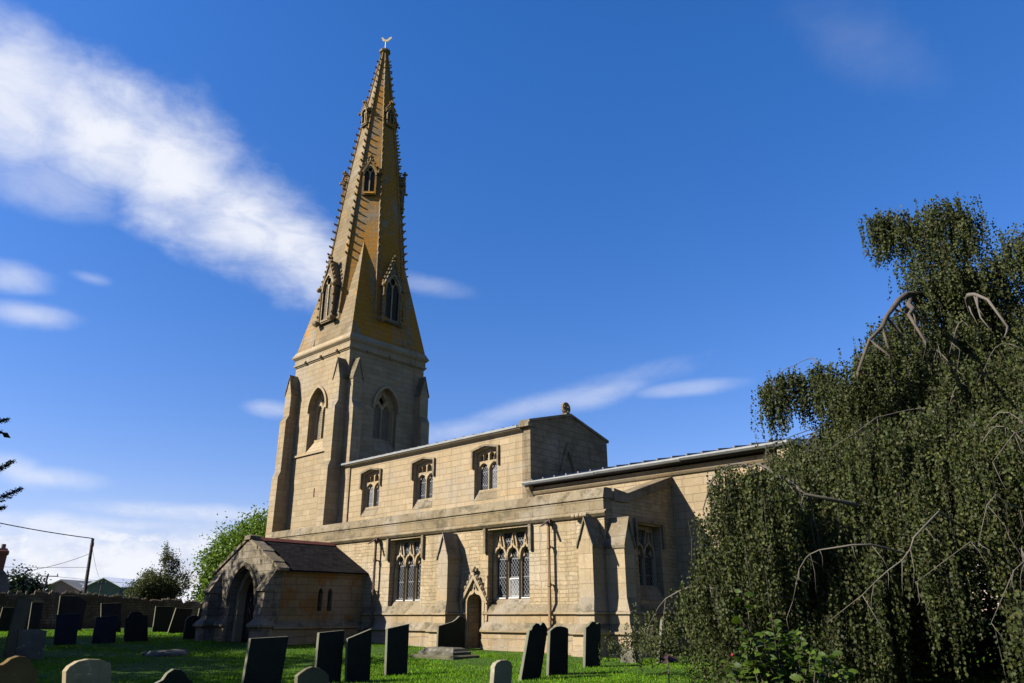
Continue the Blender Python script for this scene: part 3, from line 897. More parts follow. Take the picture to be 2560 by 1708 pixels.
# ------------------------------------------------------------------ south aisle
AW = [(-25.90, -23.88), (-20.10, -18.06)]
DX0, DX1 = -21.08, -20.34
def aisle():
    xw = -35.7
    w = MB()
    holes = [rect(a, b, .04, 3.0) for a, b in AW]
    door = ogee((DX0 + DX1) / 2, DX1 - DX0, .40, .55, -1.6)
    door[0] = (DX1, -1.6); door[-1] = (DX0, -1.6)
    # door cuts the lower edge of the outline
    outer = [(xw, ZB), (DX0, ZB)] + [(p[0], p[1]) for p in reversed(door)][1:-1] + [(DX1, ZB), (XA, ZB), (XA, 3.2), (xw, 3.2)]
    w.plate(outer, holes, 0, .75, south(YA))
    ai = w.build('aisle', M['rubble'], church)
    # east wall of the aisle with its stepped top
    e = MB()
    ew = rect(22.62, 24.16, .45, 2.98)
    e.plate([(YA + .75, ZB), (YC + .02, ZB), (YC + .02, 4.62), (22.10, 3.66), (YA + .75, 3.62)], [ew], 0, .7, east(XA))
    e.box(XA - .6, XA, YA + .502, YA + .749, 3.202, 3.63)
    e.build('aisle_east_wall', M['rubble'], ai)
    cp = MB()
    cp.prism([(22.08, 3.66), (YC - .01, 4.60), (YC - .01, 4.95), (22.08, 3.98)], XA - .6, XA + .07, lambda u, v, a: (a, u, v))
    cp.prism([(YA + .56, 3.63), (22.079, 3.66), (22.079, 3.98), (YA + .56, 4.06)], XA - .6, XA + .07, lambda u, v, a: (a, u, v))
    cp.build('gable_coping', M['coping'], ai)
    # string, parapet, coping along the south side
    s = MB()
    s.prism([(0, 3.06), (-.07, 3.08), (-.15, 3.17), (-.15, 3.20), (-.02, 3.30), (0, 3.30)], xw, XA + .12, lambda u, v, a: (a, YA + u, v))
    s.prism([(0, 3.06), (-.07, 3.08), (-.15, 3.17), (-.15, 3.20), (-.02, 3.30), (0, 3.30)], YA + .01, YC - .01, lambda u, v, a: (XA - u * .55, a, v)) if False else None
    s.build('string_course', M['parapet'], ai)
    p = MB(); p.box(xw, XA, YA - .012, YA + .50, 3.201, 3.68); p.build('parapet', M['parapet'], ai)
    c = MB()
    c.prism([(-.055, 3.695), (-.055, 3.73), (.02, 4.02), (.12, 4.05), (.45, 4.05), (.55, 3.9), (.55, 3.695)], xw, XA + .03, lambda u, v, a: (a, YA + u, v))
    c.build('parapet_coping', M['coping'], ai)
    # lead roof behind the parapet
    rf = MB(); rf.add([(xw, YA + .5, 3.55), (XA - .6, YA + .5, 3.55), (XA - .6, YC, 4.55), (xw, YC, 4.55)], [(0, 1, 2, 3)])
    rf.build('aisle_roof', M['lead'], ai)
    ww = MB(); ww.box(xw - .5, xw, YA, TY - .9, ZB, 3.9); ww.build('aisle_west_wall', M['rubble'], ai)
    # moulded plinth, broken by the door
    prof = [(0, .34), (-.10, .10), (-.15, .06), (-.15, .01), (-.07, -.03), (-.07, -.27), (-.10, -.30), (-.24, -.48), (-.28, -.53), (-.27, -.58), (-.17, -.62), (-.17, -.82), (-.20, -.85), (-.20, -1.06), (-.23, -1.09), (-.23, ZB), (0, ZB)]
    for a, b in ((-27.5, DX0 - .10), (DX1 + .10, XA + .005)):
        pl = MB()
        pl.prism(prof, a, b, lambda u, v, t: (t, YA + u - .001, v))
        weather(pl.build('plinth', M['plinth'], ai), M['coping'])
    pl = MB(); pl.prism(prof, YA + .003, YC - .01, lambda u, v, t: (XA - u + .001, t, v)); weather(pl.build('plinth', M['plinth'], ai), M['coping'])
    # buttresses
    def rg(p, z_e):
        return [(ZB, p + .26, .20), (-1.08, p + .26, .20), (-1.07, p + .23, .17), (-.63, p + .20, .15), (-.585, p + .30, .24), (-.53, p + .31, .25), (-.28, p + .10, .05), (-.03, p + .09, .045), (.005, p + .17, .11), (.06, p + .17, .11), (.10, p + .12, .06), (.50, p, 0), (z_e, p, 0)]
    buttress(-21.81, .275, fS(YA), rg(.72, 2.2), 2.2, 2.99, ai, M['trim'])
    buttress(XA - .29, .285, fS(YA), rg(.72, 2.24), 2.24, 3.03, ai, M['trim'])
    buttress(YA + .29, .285, fE(XA), rg(.73, 2.24), 2.24, 3.03, ai, M['trim'])
    # square-headed windows, drip labels
    for i, (a, b) in enumerate(AW):
        tracery_window('aisle', a, b, 0.04, 3.0, south(YA), .31, ai, vent=(None, 1)[i])
        for x in (a - .17, b + .05):
            h = MB()
            h.box(x, x + .12, YA - .115, YA + .01, 2.17, 3.058)
            h.build('drip_label', M['coping'], ai)
    tracery_window('aisle', 22.62, 24.16, .45, 2.98, east(XA), .32, ai, lights=2)
    h = MB()
    fe = east(XA)
    band(h, [(22.50, 2.2), (22.50, 3.10), (24.28, 3.10), (24.28, 2.2)], .12, -.10, .01, fe)
    h.build('hood_mould', M['coping'], ai)
    # priest's door: ogee arch, crocketed gable, pinnacles
    dc = (DX0 + DX1) / 2
    f = south(YA)
    d = MB()
    band(d, ogee(dc, DX1 - DX0 + .16, .40, .66, -1.5), .12, -.09, .12, f)
    # straight gable hood
    band(d, [(DX0 - .32, .40), (dc, 1.36), (DX1 + .32, .40)], .11, -.17, .01, f)
    for x in (DX0 - .30, DX1 + .26):
        d.box(x - .055, x + .055, YA - .12, YA - .003, -.2, .92)
        d.rings([[(x + a * q, YA - .06 + b_ * q, z) for a, b_ in ((-1, -1), (1, -1), (1, 1), (-1, 1))] for z, q in ((.922, .08), (.98, .08), (1.32, .012))])
        d.ball((x, YA - .06, 1.33), .05, 6, 4)
    d.build('doorway', M['trim'], ai)
    k = MB()
    for s in (-1, 1):
        for i in range(5):
            t = (i + .5) / 5.2
            px = dc + s * ((DX1 - DX0) / 2 + .32) * (1 - t); pz = .40 + .96 * t
            k.ball((px + s * .06, YA - .13, pz + .10), .075, 6, 4)
            k.ball((px + s * .11, YA - .12, pz + .05), .05, 6, 4)
    k.tube([(dc, YA - .10, 1.36), (dc, YA - .10, 1.62)], .035, 5)
    for a in range(4):
        k.ball((dc + .09 * math.cos(a * PI / 2), YA - .10 + .07 * math.sin(a * PI / 2), 1.56), .06, 6, 4)
    k.ball((dc, YA - .10, 1.66), .06, 6, 4)
    k.build('carved_foliage', M['gable_dark'], ai)
    dr = MB(); dr.plate(ogee(dc, DX1 - DX0 + .1, .40, .56, -1.5), [], .52, .60, f)
    for i in range(3):
        x = DX0 + .16 + i * .21
        dr.box(x - .012, x + .012, YA + .50, YA + .5205, -1.4, .7)
    do = dr.build('door', M['door'], ai)
    # rainwater pipes
    def pipe(x, mat, bend):
        b = MB()
        pts = [(x, YA - .20, 2.95), (x, YA - .20, .3), (x, YA - .215, -.40)]
        if bend: pts += [(x - .05, YA - .42, -.5), (x - .22, YA - .48, -.7), (x - .30, YA - .48, -.95), (x - .3, YA - .48, -1.3)]
        else: pts += [(x - .02, YA - .42, -.5), (x - .12, YA - .46, -.68), (x - .14, YA - .46, -1.3)]
        b.tube(pts, .058, 8)
        for z in (.95, 2.2, -.15):
            y = YA - .20
            b.tube([(x, y, z - .05), (x, y, z + .05)], .078, 8)
            b.box(x - .03, x + .03, y + .04, YA, z - .02, z + .02)
        o = b.build('downpipe', mat, ai)
        h_ = MB()
        h_.rings([[(x + a * q, YA - .17 + b_ * q * .8, z) for a, b_ in ((-1, -1), (1, -1), (1, 1), (-1, 1))] for z, q in ((2.90, .06), (3.0, .10), (3.10, .10))])
        h_.prism([(-.62, 2.84), (-.62, 2.88), (-.1, 3.17), (-.1, 3.12)], x - .045, x + .045, lambda u, v, a: (a, YA + u, v))
        h_.build('rainwater_spout', M['iron'], ai)
    pipe(-26.67, M['iron'], True)
    pipe(-16.98, M['iron_buff'], False)
    hd = MB()
    for i, q in enumerate([(-15.35, .12), (-15.52, .10), (-15.68, .11), (-15.86, .10)]):
        hd.ball((q[0], YA - .19, 3.15), q[1], 7, 5, .8)
    hd.build('carved_stone_animals', M['trim'], ai)
    return ai
aisle()

# ------------------------------------------------------------------ chancel
def chancel():
    x1 = -10.0
    w = MB(); w.box(XN + .003, x1, YC + .012, 31.0, ZB, 5.30)
    ch = w.build('chancel', M['ashlar'], church)
    c = MB()
    c.prism([(.01, 4.96), (-.06, 4.99), (-.12, 5.06), (-.14, 5.10), (.01, 5.10)], XN + .1, x1, lambda u, v, a: (a, YC + u, v))
    c.build('cornice', M['trim'], ch)
    rf = MB()
    mid = 28.1
    rf.add([(XN + .02, YC - .38, 5.52), (x1 + .15, YC - .38, 5.60), (x1 + .15, mid, 6.2), (XN + .02, mid, 6.12), (XN + .02, 31.2, 5.5), (x1 + .15, 31.2, 5.6),
            (XN + .02, YC - .38, 5.46), (x1 + .15, YC - .38, 5.54), (XN + .02, 31.2, 5.44), (x1 + .15, 31.2, 5.5)],
           [(0, 1, 2, 3), (3, 2, 5, 4), (6, 7, 1, 0), (6, 8, 9, 7), (1, 7, 9, 5, 2), (0, 3, 4, 8, 6)])
    x = XN + .4
    while x < x1:
        t = (x - XN) / (x1 - XN)
        rf.tube([(x, YC - .40, 5.56 + .08 * t), (x, mid, 6.16 + .08 * t)], .045, 6)
        x += .64
    rf.build('lead_roof', M['lead'], ch)
    g = MB()
    for a, b, z in ((XN - .1, -18, 5.40), (-17.995, -14, 5.415), (-13.995, x1 + .15, 5.44)):
        g.prism([(-.36, z - .03), (-.46, z - .02), (-.52, z + .05), (-.52, z + .10), (-.48, z + .10), (-.44, z + .02), (-.36, z + .02)], a, b, lambda u, v, t: (t, YC + u, v))
    g.build('gutter', M['gutter'], ch)
    s = MB(); s.box(XN + .02, x1 + .1, YC - .355, YC + .01, 5.36, 5.44)
    s.build('eaves_board', M['timber'], ch)
    k = MB(); k.box(x1 - .3, x1 + .12, YC - .32, YC + .3, 5.0, 5.355); k.build('kneeler_stone', M['trim'], ch)
    cb = MB(); cb.prism([(0, 4.9), (-.28, 5.2), (-.34, 5.30), (-.34, 5.40), (0, 5.40)], XN - .06, XN + .16, lambda u, v, a: (a, YC + u - .004, v))
    cb.build('corbel', M['trim'], ch)
    # big arched window largely behind the beech
chancel()

# ------------------------------------------------------------------ porch
def porch():
    yf = 16.40; xe, xw = -27.58, -32.50; xc = -30.04
    f = south(yf)
    w = MB()
    ar = arch(xc + .02, 2.06, .55, 1.30, ZB, 10)
    ar_open = ar[1:-1]
    outer = [(xw, ZB), (xc + .02 - 1.03, ZB)] + list(reversed(ar_open)) + [(xc + .02 + 1.03, ZB), (xe, ZB), (xe, 1.72), (xc, 3.02), (xw, 1.72)]
    w.plate(outer, [], 0, .28, f)
    po = w.build('porch', M['porch'], church)
    # inner order of the arch
    i_ = MB()
    ar2 = arch(xc + .02, 1.62, .55, 1.10, ZB, 10)[1:-1]
    outer2 = [(xw + .46, ZB), (xc + .02 - .81, ZB)] + list(reversed(ar2)) + [(xc + .02 + .81, ZB), (xe - .46, ZB), (xe - .46, 1.95), (xc, 2.9), (xw + .46, 1.95)]
    i_.plate(outer2, [], .281, .60, f)
    i_.build('inner_arch', M['trim'], po)
    h = MB(); band(h, arch(xc + .02, 2.34, .50, 1.52, .40, 10), .13, -.11, .01, f)
    h.build('hood_mould', M['coping'], po)
    # side walls
    s = MB()
    lanc = [arch(18.51, .24, .86, .20, .15, 5), arch(18.98, .24, .86, .20, .15, 5)]
    s.plate(rect(yf + .281, YA - .005, ZB, 1.72), lanc, 0, .45, east(xe))
    s.build('side_wall', M['porch_side'], po)
    s = MB(); s.box(xw, xw + .45, yf + .281, YA - .005, ZB, 1.72); s.build('side_wall', M['porch_side'], po)
    lt = MB()
    lt.plate(rect(18.30, 19.19, .08, 1.16), [arch(18.51, .22, .86, .19, .16, 5), arch(18.98, .22, .86, .19, .16, 5)], -.012, .03, east(xe))
    lt.build('lancet_window', M['porch_side'], po)
    dk = MB(); dk.box(xe - .34, xe - .30, 18.3, 19.2, .1, 1.2); dk.build('dark_interior', M['void'], po)
    # plinths
    pl = MB()
    prof = [(0, -.12), (-.12, -.28), (-.20, -.36), (-.20, -.42), (-.11, -.46), (-.11, -.92), (-.15, -.96), (-.15, ZB), (0, ZB)]
    for a, b, fn_ in ((yf + .003, YA - .25, lambda u, v, t: (xe - u, t, v - .08)), (xc + 1.06, xe + .1, lambda u, v, t: (t, yf + u, v)), (xw - .1, xc - 1.02, lambda u, v, t: (t, yf + u, v))):
        pl = MB(); pl.prism(prof, a, b, fn_)
        weather(pl.build('plinth', M['plinth'], po), M['coping'])
    # pair of corner buttresses with sloping tops
    for c in (xe - .26, xw + .26):
        b = MB()
        b.rings([[fS(yf)(c + a * (.25 + e), o, z) for a, o in ((-1, -.01), (-1, p), (1, p), (1, -.01))] for z, p, e in
                 ((ZB, .62, .14), (-1.0, .62, .14), (-.97, .56, .1), (-.50, .56, .1), (-.42, .68, .18), (-.34, .68, .18), (-.1, .46, 0), (.88, .42, 0), (.90, .50, .04), (.96, .50, .04), (1.68, .02, 0))])
        weather(b.build('buttress', M['porch'], po), M['coping'])
    # roof: slates, red ridge, raised coping at the front
    r_ = MB()
    ye, yw = yf + .42, YA - .003
    for sx in (1, -1):
        xo = xc + sx * 2.72
        r_.prism([(xc, 3.06), (xo, 1.70), (xo, 1.64), (xc, 2.98)], ye, yw, lambda u, v, a: (u, a, v))
    r_.build('slate_roof', M['slate_roof'], po)
    rd = MB()
    n = 9
    for i in range(n):
        a = ye + (yw - ye) * i / n; b = ye + (yw - ye) * (i + 1) / n
        rd.prism([(xc - .17, 3.005), (xc, 3.145), (xc + .17, 3.005), (xc + .14, 2.985), (xc, 3.09), (xc - .14, 2.985)], a + .006, b - .006, lambda u, v, t: (u, t, v))
    rd.build('ridge_tile', M['ridge'], po)
    cp = MB()
    for sx in (1, -1):
        m = 6
        for i in range(m):
            t0, t1 = i / m, (i + 1) / m - .012
            q = lambda t: (xc + sx * 2.74 * t, 3.10 - 1.38 * t)
            (xa, za), (xb, zb_) = q(t0), q(t1)
            j = .012 * ((i * 37) % 5 - 2)
            cp.prism([(xa, za - .08), (xa, za + .06 + j), (xb, zb_ + .06 + j), (xb, zb_ - .08)], yf - .08 + abs(j), yf + .44 + j, lambda u, v, a: (u, a, v))
    cp.rings([[(xc + a * q, yf + .16 + b_ * q, z) for a, b_ in ((-1, -1), (1, -1), (1, 1), (-1, 1))] for z, q in ((3.0, .26), (3.16, .24), (3.22, .1))])
    cp.build('gable_coping', M['coping'], po)
    vg = MB(); vg.prism([(xe - .02, 1.60), (xe + .17, 1.60), (xe + .17, 1.665), (xe - .02, 1.74)], ye + .05, YA - .01, lambda u, v, a: (u, a, v))
    vg.build('eaves_board', M['porch_side'], po)
    # open timber gates in the arch
    g = MB()
    gy = yf + .62
    for x in [-30.72 + i * .135 for i in range(11)]:
        g.box(x - .022, x + .022, gy, gy + .03, -.95, .85)
    for z in (-.9, -.30, .40, .86):
        g.box(-30.80, -29.26, gy + .031, gy + .08, z - .05, z + .05)
    for x in (-30.80, -30.04, -29.26):
        g.box(x - .05, x + .05, gy - .01, gy + .07, -.97, .95)
    g.box(-30.78, -29.28, gy + .032, gy + .05, -.88, -.32)
    g.build('timber_gate', M['timber'], po)
    back = MB(); back.box(xw + .46, xe - .46, YA - .04, YA - .006, ZB, 1.62); back.build('dark_interior', M['void'], po)
    return po
porch()

# ------------------------------------------------------------------ ground
def gz(d):
    return np.interp(d, [0, 29, 42, 60, 200, 4000], [-1.5, -1.2, -.8, -.6, -.3, -.3])
def ground():
    rad = [0, 2, 4, 6, 8, 10, 12, 14, 16, 18, 20, 22, 24, 26, 28, 30, 33, 36, 40, 44, 50, 60, 80, 110, 160, 240, 400, 700, 1200, 2000, 3500]
    n = 96
    v = [(0, 0, float(gz(0)))]
    rr = np.random.default_rng(3)
    for r_ in rad[1:]:
        for k in range(n):
            a = 2 * PI * k / n
            z = float(gz(r_)) + (rr.uniform(-.025, .025) if 5 < r_ < 60 else 0)
            v.append((r_ * math.cos(a), r_ * math.sin(a), z))
    f = [(0, 1 + k, 1 + (k + 1) % n) for k in range(n)]
    for i in range(len(rad) - 2):
        for k in range(n):
            a = 1 + i * n + k; b = 1 + i * n + (k + 1) % n
            f.append((a, a + n, b + n, b))
    m = MB(); m.add(v, f)
    o = m.build('ground', M['lawn'], None, smooth=True, fix=False)
    tag(o, kind='structure')
ground()

def grass():
    n = 320000
    # denser near, thinning with distance, inside the view wedge
    d = 9.5 + (RNG.random(n) ** 1.35) * 40
    az = np.radians(RNG.uniform(-80, -2, n))
    x = d * np.sin(az); y = d * np.cos(az)
    keep = ~((y > 20.3) & (x > -36) & (x < -9.8)) & ~((x > -32.6) & (x < -27.4) & (y > 16.3))
    x, y, d = x[keep], y[keep], d[keep]
    n = len(x)
    z = gz(d) - .01
    h = RNG.uniform(.022, .052, n) * (1 + .5 * RNG.random(n) ** 6)
    # mown unevenly: rougher tufts in patches
    patch = np.sin(x * 1.3 + 2 * np.sin(y * .7)) * np.sin(y * 1.7 + x * .6)
    h *= 1 + .45 * np.clip(patch, 0, 1)
    w = RNG.uniform(.005, .010, n) * (1 + d / 22)
    a = RNG.uniform(0, 2 * PI, n); b = RNG.uniform(0, 2 * PI, n)
    lean = h * RNG.uniform(.1, .9, n)
    base = np.stack([x, y, z], 1)
    t = np.stack([np.cos(a) * w, np.sin(a) * w, np.zeros(n)], 1)
    l = np.stack([np.cos(b) * lean, np.sin(b) * lean, h], 1)
    V = np.stack([base - t, base + t, base + l], 1).reshape(-1, 3)
    o = fast_mesh('grass', V, 3, M['blade'])
    tag(o, 'short green churchyard grass around the gravestones', 'grass', kind='stuff')
grass()

# ------------------------------------------------------------------ gravestones: outlines on their own plane x = X, (y, z)
def gravestone(X, pts, mat, label, th=.085, name='gravestone', tilt=0.0, bev=.012):
    g = 'gravestones in the churchyard'
    ys = [p[0] for p in pts]
    yc = sum(ys) / len(ys)
    zb = float(gz(math.hypot(X, yc)))
    P = list(pts)
    # carry the two feet straight down into the soil
    (ya, za), (yb, zb2) = P[0], P[-1]
    if za > zb - .1:
        ka = (P[1][0] - ya) / max(.05, P[1][1] - za); kb = (P[-2][0] - yb) / max(.05, P[-2][1] - zb2)
        P[0] = (ya - ka * (za - zb + .15), zb - .15); P[-1] = (yb - kb * (zb2 - zb + .15), zb - .15)
    else:
        pass
    b = MB()
    b.plate([(y - yc, z - zb) for y, z in P], [], 0, th, lambda u, v, d: (-d - tilt * v, u, v))
    o = b.build(name, mat, None, matrix=Matrix.Translation((X, yc, zb)))
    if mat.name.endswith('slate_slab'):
        o.data.materials.append(M['slate_lit_edge'])  # edges take the painted sunlit tone, faces stay dark
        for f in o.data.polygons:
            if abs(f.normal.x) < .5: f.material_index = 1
    md = o.modifiers.new('edge', 'BEVEL'); md.width = bev; md.segments = 2; md.limit_method = 'ANGLE'; md.angle_limit = R(50)
    tag(o, label, 'gravestone', g)
    return o
GS = [
 (-14.22,[(7.97,-1.45),(8.06,-0.42),(8.90,-0.40),(8.78,-1.51)],'slate_green','broad flat-topped slate slab leaning slightly, the widest of the front row',.09,.03),
 (-14.10,[(9.50,-1.55),(9.53,-0.34),(10.16,-0.30),(10.13,-1.60)],'slate_slab','flat-topped black slate with a pale lit edge, right behind the small bell-topped stone',.085,.02),
 (-13.97,[(10.20,-1.59),(10.13,-0.47),(10.75,-0.28),(10.81,-1.64)],'slate_slab','black slate with steeply slanting top, between two flat-topped slates in front of the porch wall',.08,-.02),
 (-14.70,[(11.81,-1.29),(11.79,-0.30),(12.44,-0.20),(12.44,-1.32)],'slate_green','upright slate standing alone in front of the left aisle window, base in sunny grass',.085,.0),
 (-20.73,[(18.86,-1.18),(18.89,-0.37),(19.58,-0.23),(19.75,-0.15),(19.90,-0.04),(20.05,-0.07),(20.19,-0.15),(20.17,-1.24)],'slate_green','wide slate with a scrolled shoulder, close to the church wall beside the small ogee door',.09,.0),
 (-11.34,[(7.33,-1.19),(7.31,-0.92),(7.36,-0.88),(7.47,-0.82),(7.58,-0.79),(7.72,-0.82),(7.84,-0.88),(7.91,-0.94),(7.95,-1.24)],'olive_slab','small grey stone with a bell-curved top, in front of the tall black slates',.10,.0),
 (-10.95,[(4.91,-1.08),(4.87,-0.86),(4.96,-0.82),(5.01,-0.74),(5.09,-0.69),(5.19,-0.70),(5.26,-0.75),(5.33,-0.84),(5.38,-0.85),(5.42,-1.12)],'slate_green','low dark stone with a rounded head between two small shoulders, in the near shaded grass',.09,.0),
 (-9.92,[(3.44,-1.03),(3.37,-0.59),(3.40,-0.54),(3.48,-0.49),(3.59,-0.47),(3.72,-0.48),(3.85,-0.53),(3.96,-1.08)],'lime_slab','pale limestone with a shallow curved top and a bright sunlit rim',.13,.0),
 (-8.48,[(2.34,-0.90),(2.24,-0.43),(2.33,-0.42),(2.36,-0.40),(2.39,-0.37),(2.45,-0.35),(2.51,-0.36),(2.55,-0.39),(2.58,-0.43),(2.63,-0.49),(2.73,-0.94)],'brown_slab','brown mossy stone with a round head and shoulders, in the near left corner',.12,.0),
 (-10.30,[(10.76,-1.37),(10.81,-0.90),(10.86,-0.84),(10.98,-0.80),(11.16,-0.80),(11.26,-0.85),(11.30,-0.92),(11.24,-1.41)],'grey_slab','small pale grey stone with rounded corners, in the sunny grass left of three slates',.11,.0),
 (-11.56,[(12.95,-1.31),(13.26,-0.34),(13.34,-0.31),(13.37,-0.25),(13.49,-0.18),(13.59,-0.19),(13.64,-0.23),(13.73,-0.16),(13.80,-0.19),(13.84,-0.24),(13.88,-0.28),(13.89,-0.32),(13.59,-1.33)],'slate_slab','strongly leaning black slate with a double-humped top, beside the buff downpipe',.085,.02),
 (-11.82,[(14.18,-1.31),(14.27,-0.36),(14.39,-0.30),(14.49,-0.27),(14.67,-0.26),(14.83,-0.28),(14.95,-0.32),(14.89,-1.30)],'slate_slab','upright black slate with a low segmental top, touching sightlines with the buff downpipe foot',.085,.0),
 (-12.55,[(16.52,-1.29),(16.61,-0.32),(16.66,-0.31),(16.76,-0.26),(16.83,-0.21),(16.93,-0.17),(17.05,-0.20),(17.09,-0.24),(17.19,-0.21),(17.24,-0.23),(17.27,-0.28),(17.18,-1.27)],'slate_green','narrow upright slate with a scalloped top, in front of the corner buttress of the aisle',.085,.0),
 (-11.88,[(18.95,-1.26),(19.30,-0.16),(19.39,-0.07),(19.54,-0.06),(20.00,-0.10),(19.73,-1.27)],'slate_slab','black slate half hidden under the hanging beech branches',.09,.0),
 (-28.05,[(7.70,-1.19),(7.72,0.50),(8.15,0.50),(8.00,-1.20)],'olive_slab','tall narrow olive-grey stone leaning to one side, tallest at the left',.16,.0),
 (-46.0,[(13.44,-0.72),(13.37,0.68),(13.92,0.69),(13.93,-0.72)],'slate_blue','blue-black slate against the stone wall, partly behind the tall olive stone',.09,.0),
 (-46.3,[(12.10,-0.72),(12.18,0.43),(12.75,0.42),(12.67,-0.73)],'slate_slab','slate with a pale top edge at the far left by the stone wall',.09,.0),
 (-26.65,[(7.62,-1.19),(7.55,-0.38),(8.05,-0.37),(8.31,-0.42),(8.33,-0.81),(8.32,-1.23)],'mottle_slab','squat square stone mottled with pale lichen, in front of the tall olive stone',.15,.0),
 (-32.82,[(10.55,-1.02),(10.47,0.05),(11.27,0.10),(11.32,-1.04)],'slate_blue','flat-topped dark slate in the shade overlapping the tallest wall-side slate',.09,.0),
 (-46.13,[(14.79,-0.72),(14.69,1.02),(15.55,1.02),(16.07,0.75),(16.06,0.34),(16.04,-0.74)],'slate_blue','large slate reaching nearly to the top of the stone wall, with one cut corner',.10,.0),
 (-32.76,[(11.86,-1.01),(11.86,-0.05),(12.63,0.02),(12.74,-1.02)],'slate_blue','flat-topped slate in the shade just left of the round-shouldered slate',.09,.0),
 (-41.13,[(15.21,-0.77),(15.00,0.58),(15.95,0.61),(16.16,-0.79)],'slate_blue','violet-blue slate rising behind a flat-topped slate near the wall',.09,.0),
 (-33.35,[(13.31,-1.00),(13.18,-0.10),(13.29,-0.07),(13.32,0.04),(13.42,0.14),(13.58,0.17),(13.76,0.14),(13.90,0.02),(14.07,0.01),(14.24,-0.96)],'slate_slab','broad slate with an arched head and square shoulders, in the shade left of the porch',.10,.0),
 (-40.32,[(17.37,-0.77),(17.35,0.45),(18.27,0.45),(18.25,-0.78)],'slate_green','wide leaning slate left of the group of three beside the porch',.09,.0),
 (-38.12,[(17.17,-0.79),(17.40,0.36),(18.25,0.31),(17.97,-0.81)],'slate_slab','slate leaning hard to the right in the middle of the group beside the porch',.09,.0),
 (-33.40,[(15.73,-0.93),(15.76,-0.16),(15.88,-0.04),(16.08,0.01),(16.27,-0.02),(16.45,-0.14),(16.50,-0.97)],'slate_green','low round-topped slate standing closest to the porch buttress',.09,.0),
 (-38.01,[(18.48,-0.79),(18.53,0.34),(19.19,0.32),(19.22,-0.80)],'slate_slab','square slate mostly hidden behind the low round-topped slate by the porch',.09,.0),
]
for X, pts, mt, lab, th, ti in GS:
    gravestone(X, pts, M[mt], lab, th, tilt=ti)

def ledger():
    t = thing('chest_tomb', 'low weathered ledger tomb with stepped top lying in the grass before the aisle door', 'tomb', (-18.2, 16.8, -1.25))
    c = (-18.2, 16.85)
    b = MB(); b.rings([[(c[0] + a * hx, c[1] + s * hy, z) for a, s in ((-1, -1), (1, -1), (1, 1), (-1, 1))] for z, hx, hy in ((-1.4, .98, .55), (-1.17, .98, .55), (-1.14, .92, .50))])
    b.build('base_slab', M['olive_slab'], t)
    b = MB(); b.rings([[(c[0] + a * hx, c[1] + s * hy, z) for a, s in ((-1, -1), (1, -1), (1, 1), (-1, 1))] for z, hx, hy in ((-1.141, .78, .38), (-1.06, .78, .38), (-1.04, .72, .32), (-.97, .66, .25), (-.94, .56, .18))])
    b.build('ledger_stone', M['mottle_slab'], t)
ledger()
def lying():
    P = [(-27.3, 11.9), (-26.6, 11.2), (-25.4, 10.9), (-24.9, 11.3), (-25.2, 12.1), (-26.2, 12.6), (-27.0, 12.5)]
    b = MB()
    z = -1.22
    b.rings([[(x, y, z - .08) for x, y in P], [(x, y, z + .05 + .03 * (i % 2)) for i, (x, y) in enumerate(P)], [(-26.1 + (x + 26.1) * .8, 11.8 + (y - 11.8) * .8, z + .12 + .03 * (i % 3)) for i, (x, y) in enumerate(P)]])
    o = b.build('fallen_stone', M['mottle_slab'])
    tag(o, 'broken brown stone lying flat in the shaded grass left of the big flat-topped slate', 'stone')
    b = MB(); b.rings([[(-12.7 + a * hx, 18.85 + s * hx * .7, z) for a, s in ((-1, -1), (1, -1), (1, 1), (-1, 1))] for z, hx in ((-1.35, .26), (-1.0, .24), (-.93, .19))])
    tag(b.build('footing_block', M['mottle_slab']), 'small pale stone block peeping out under the lowest beech branch', 'stone')
lying()

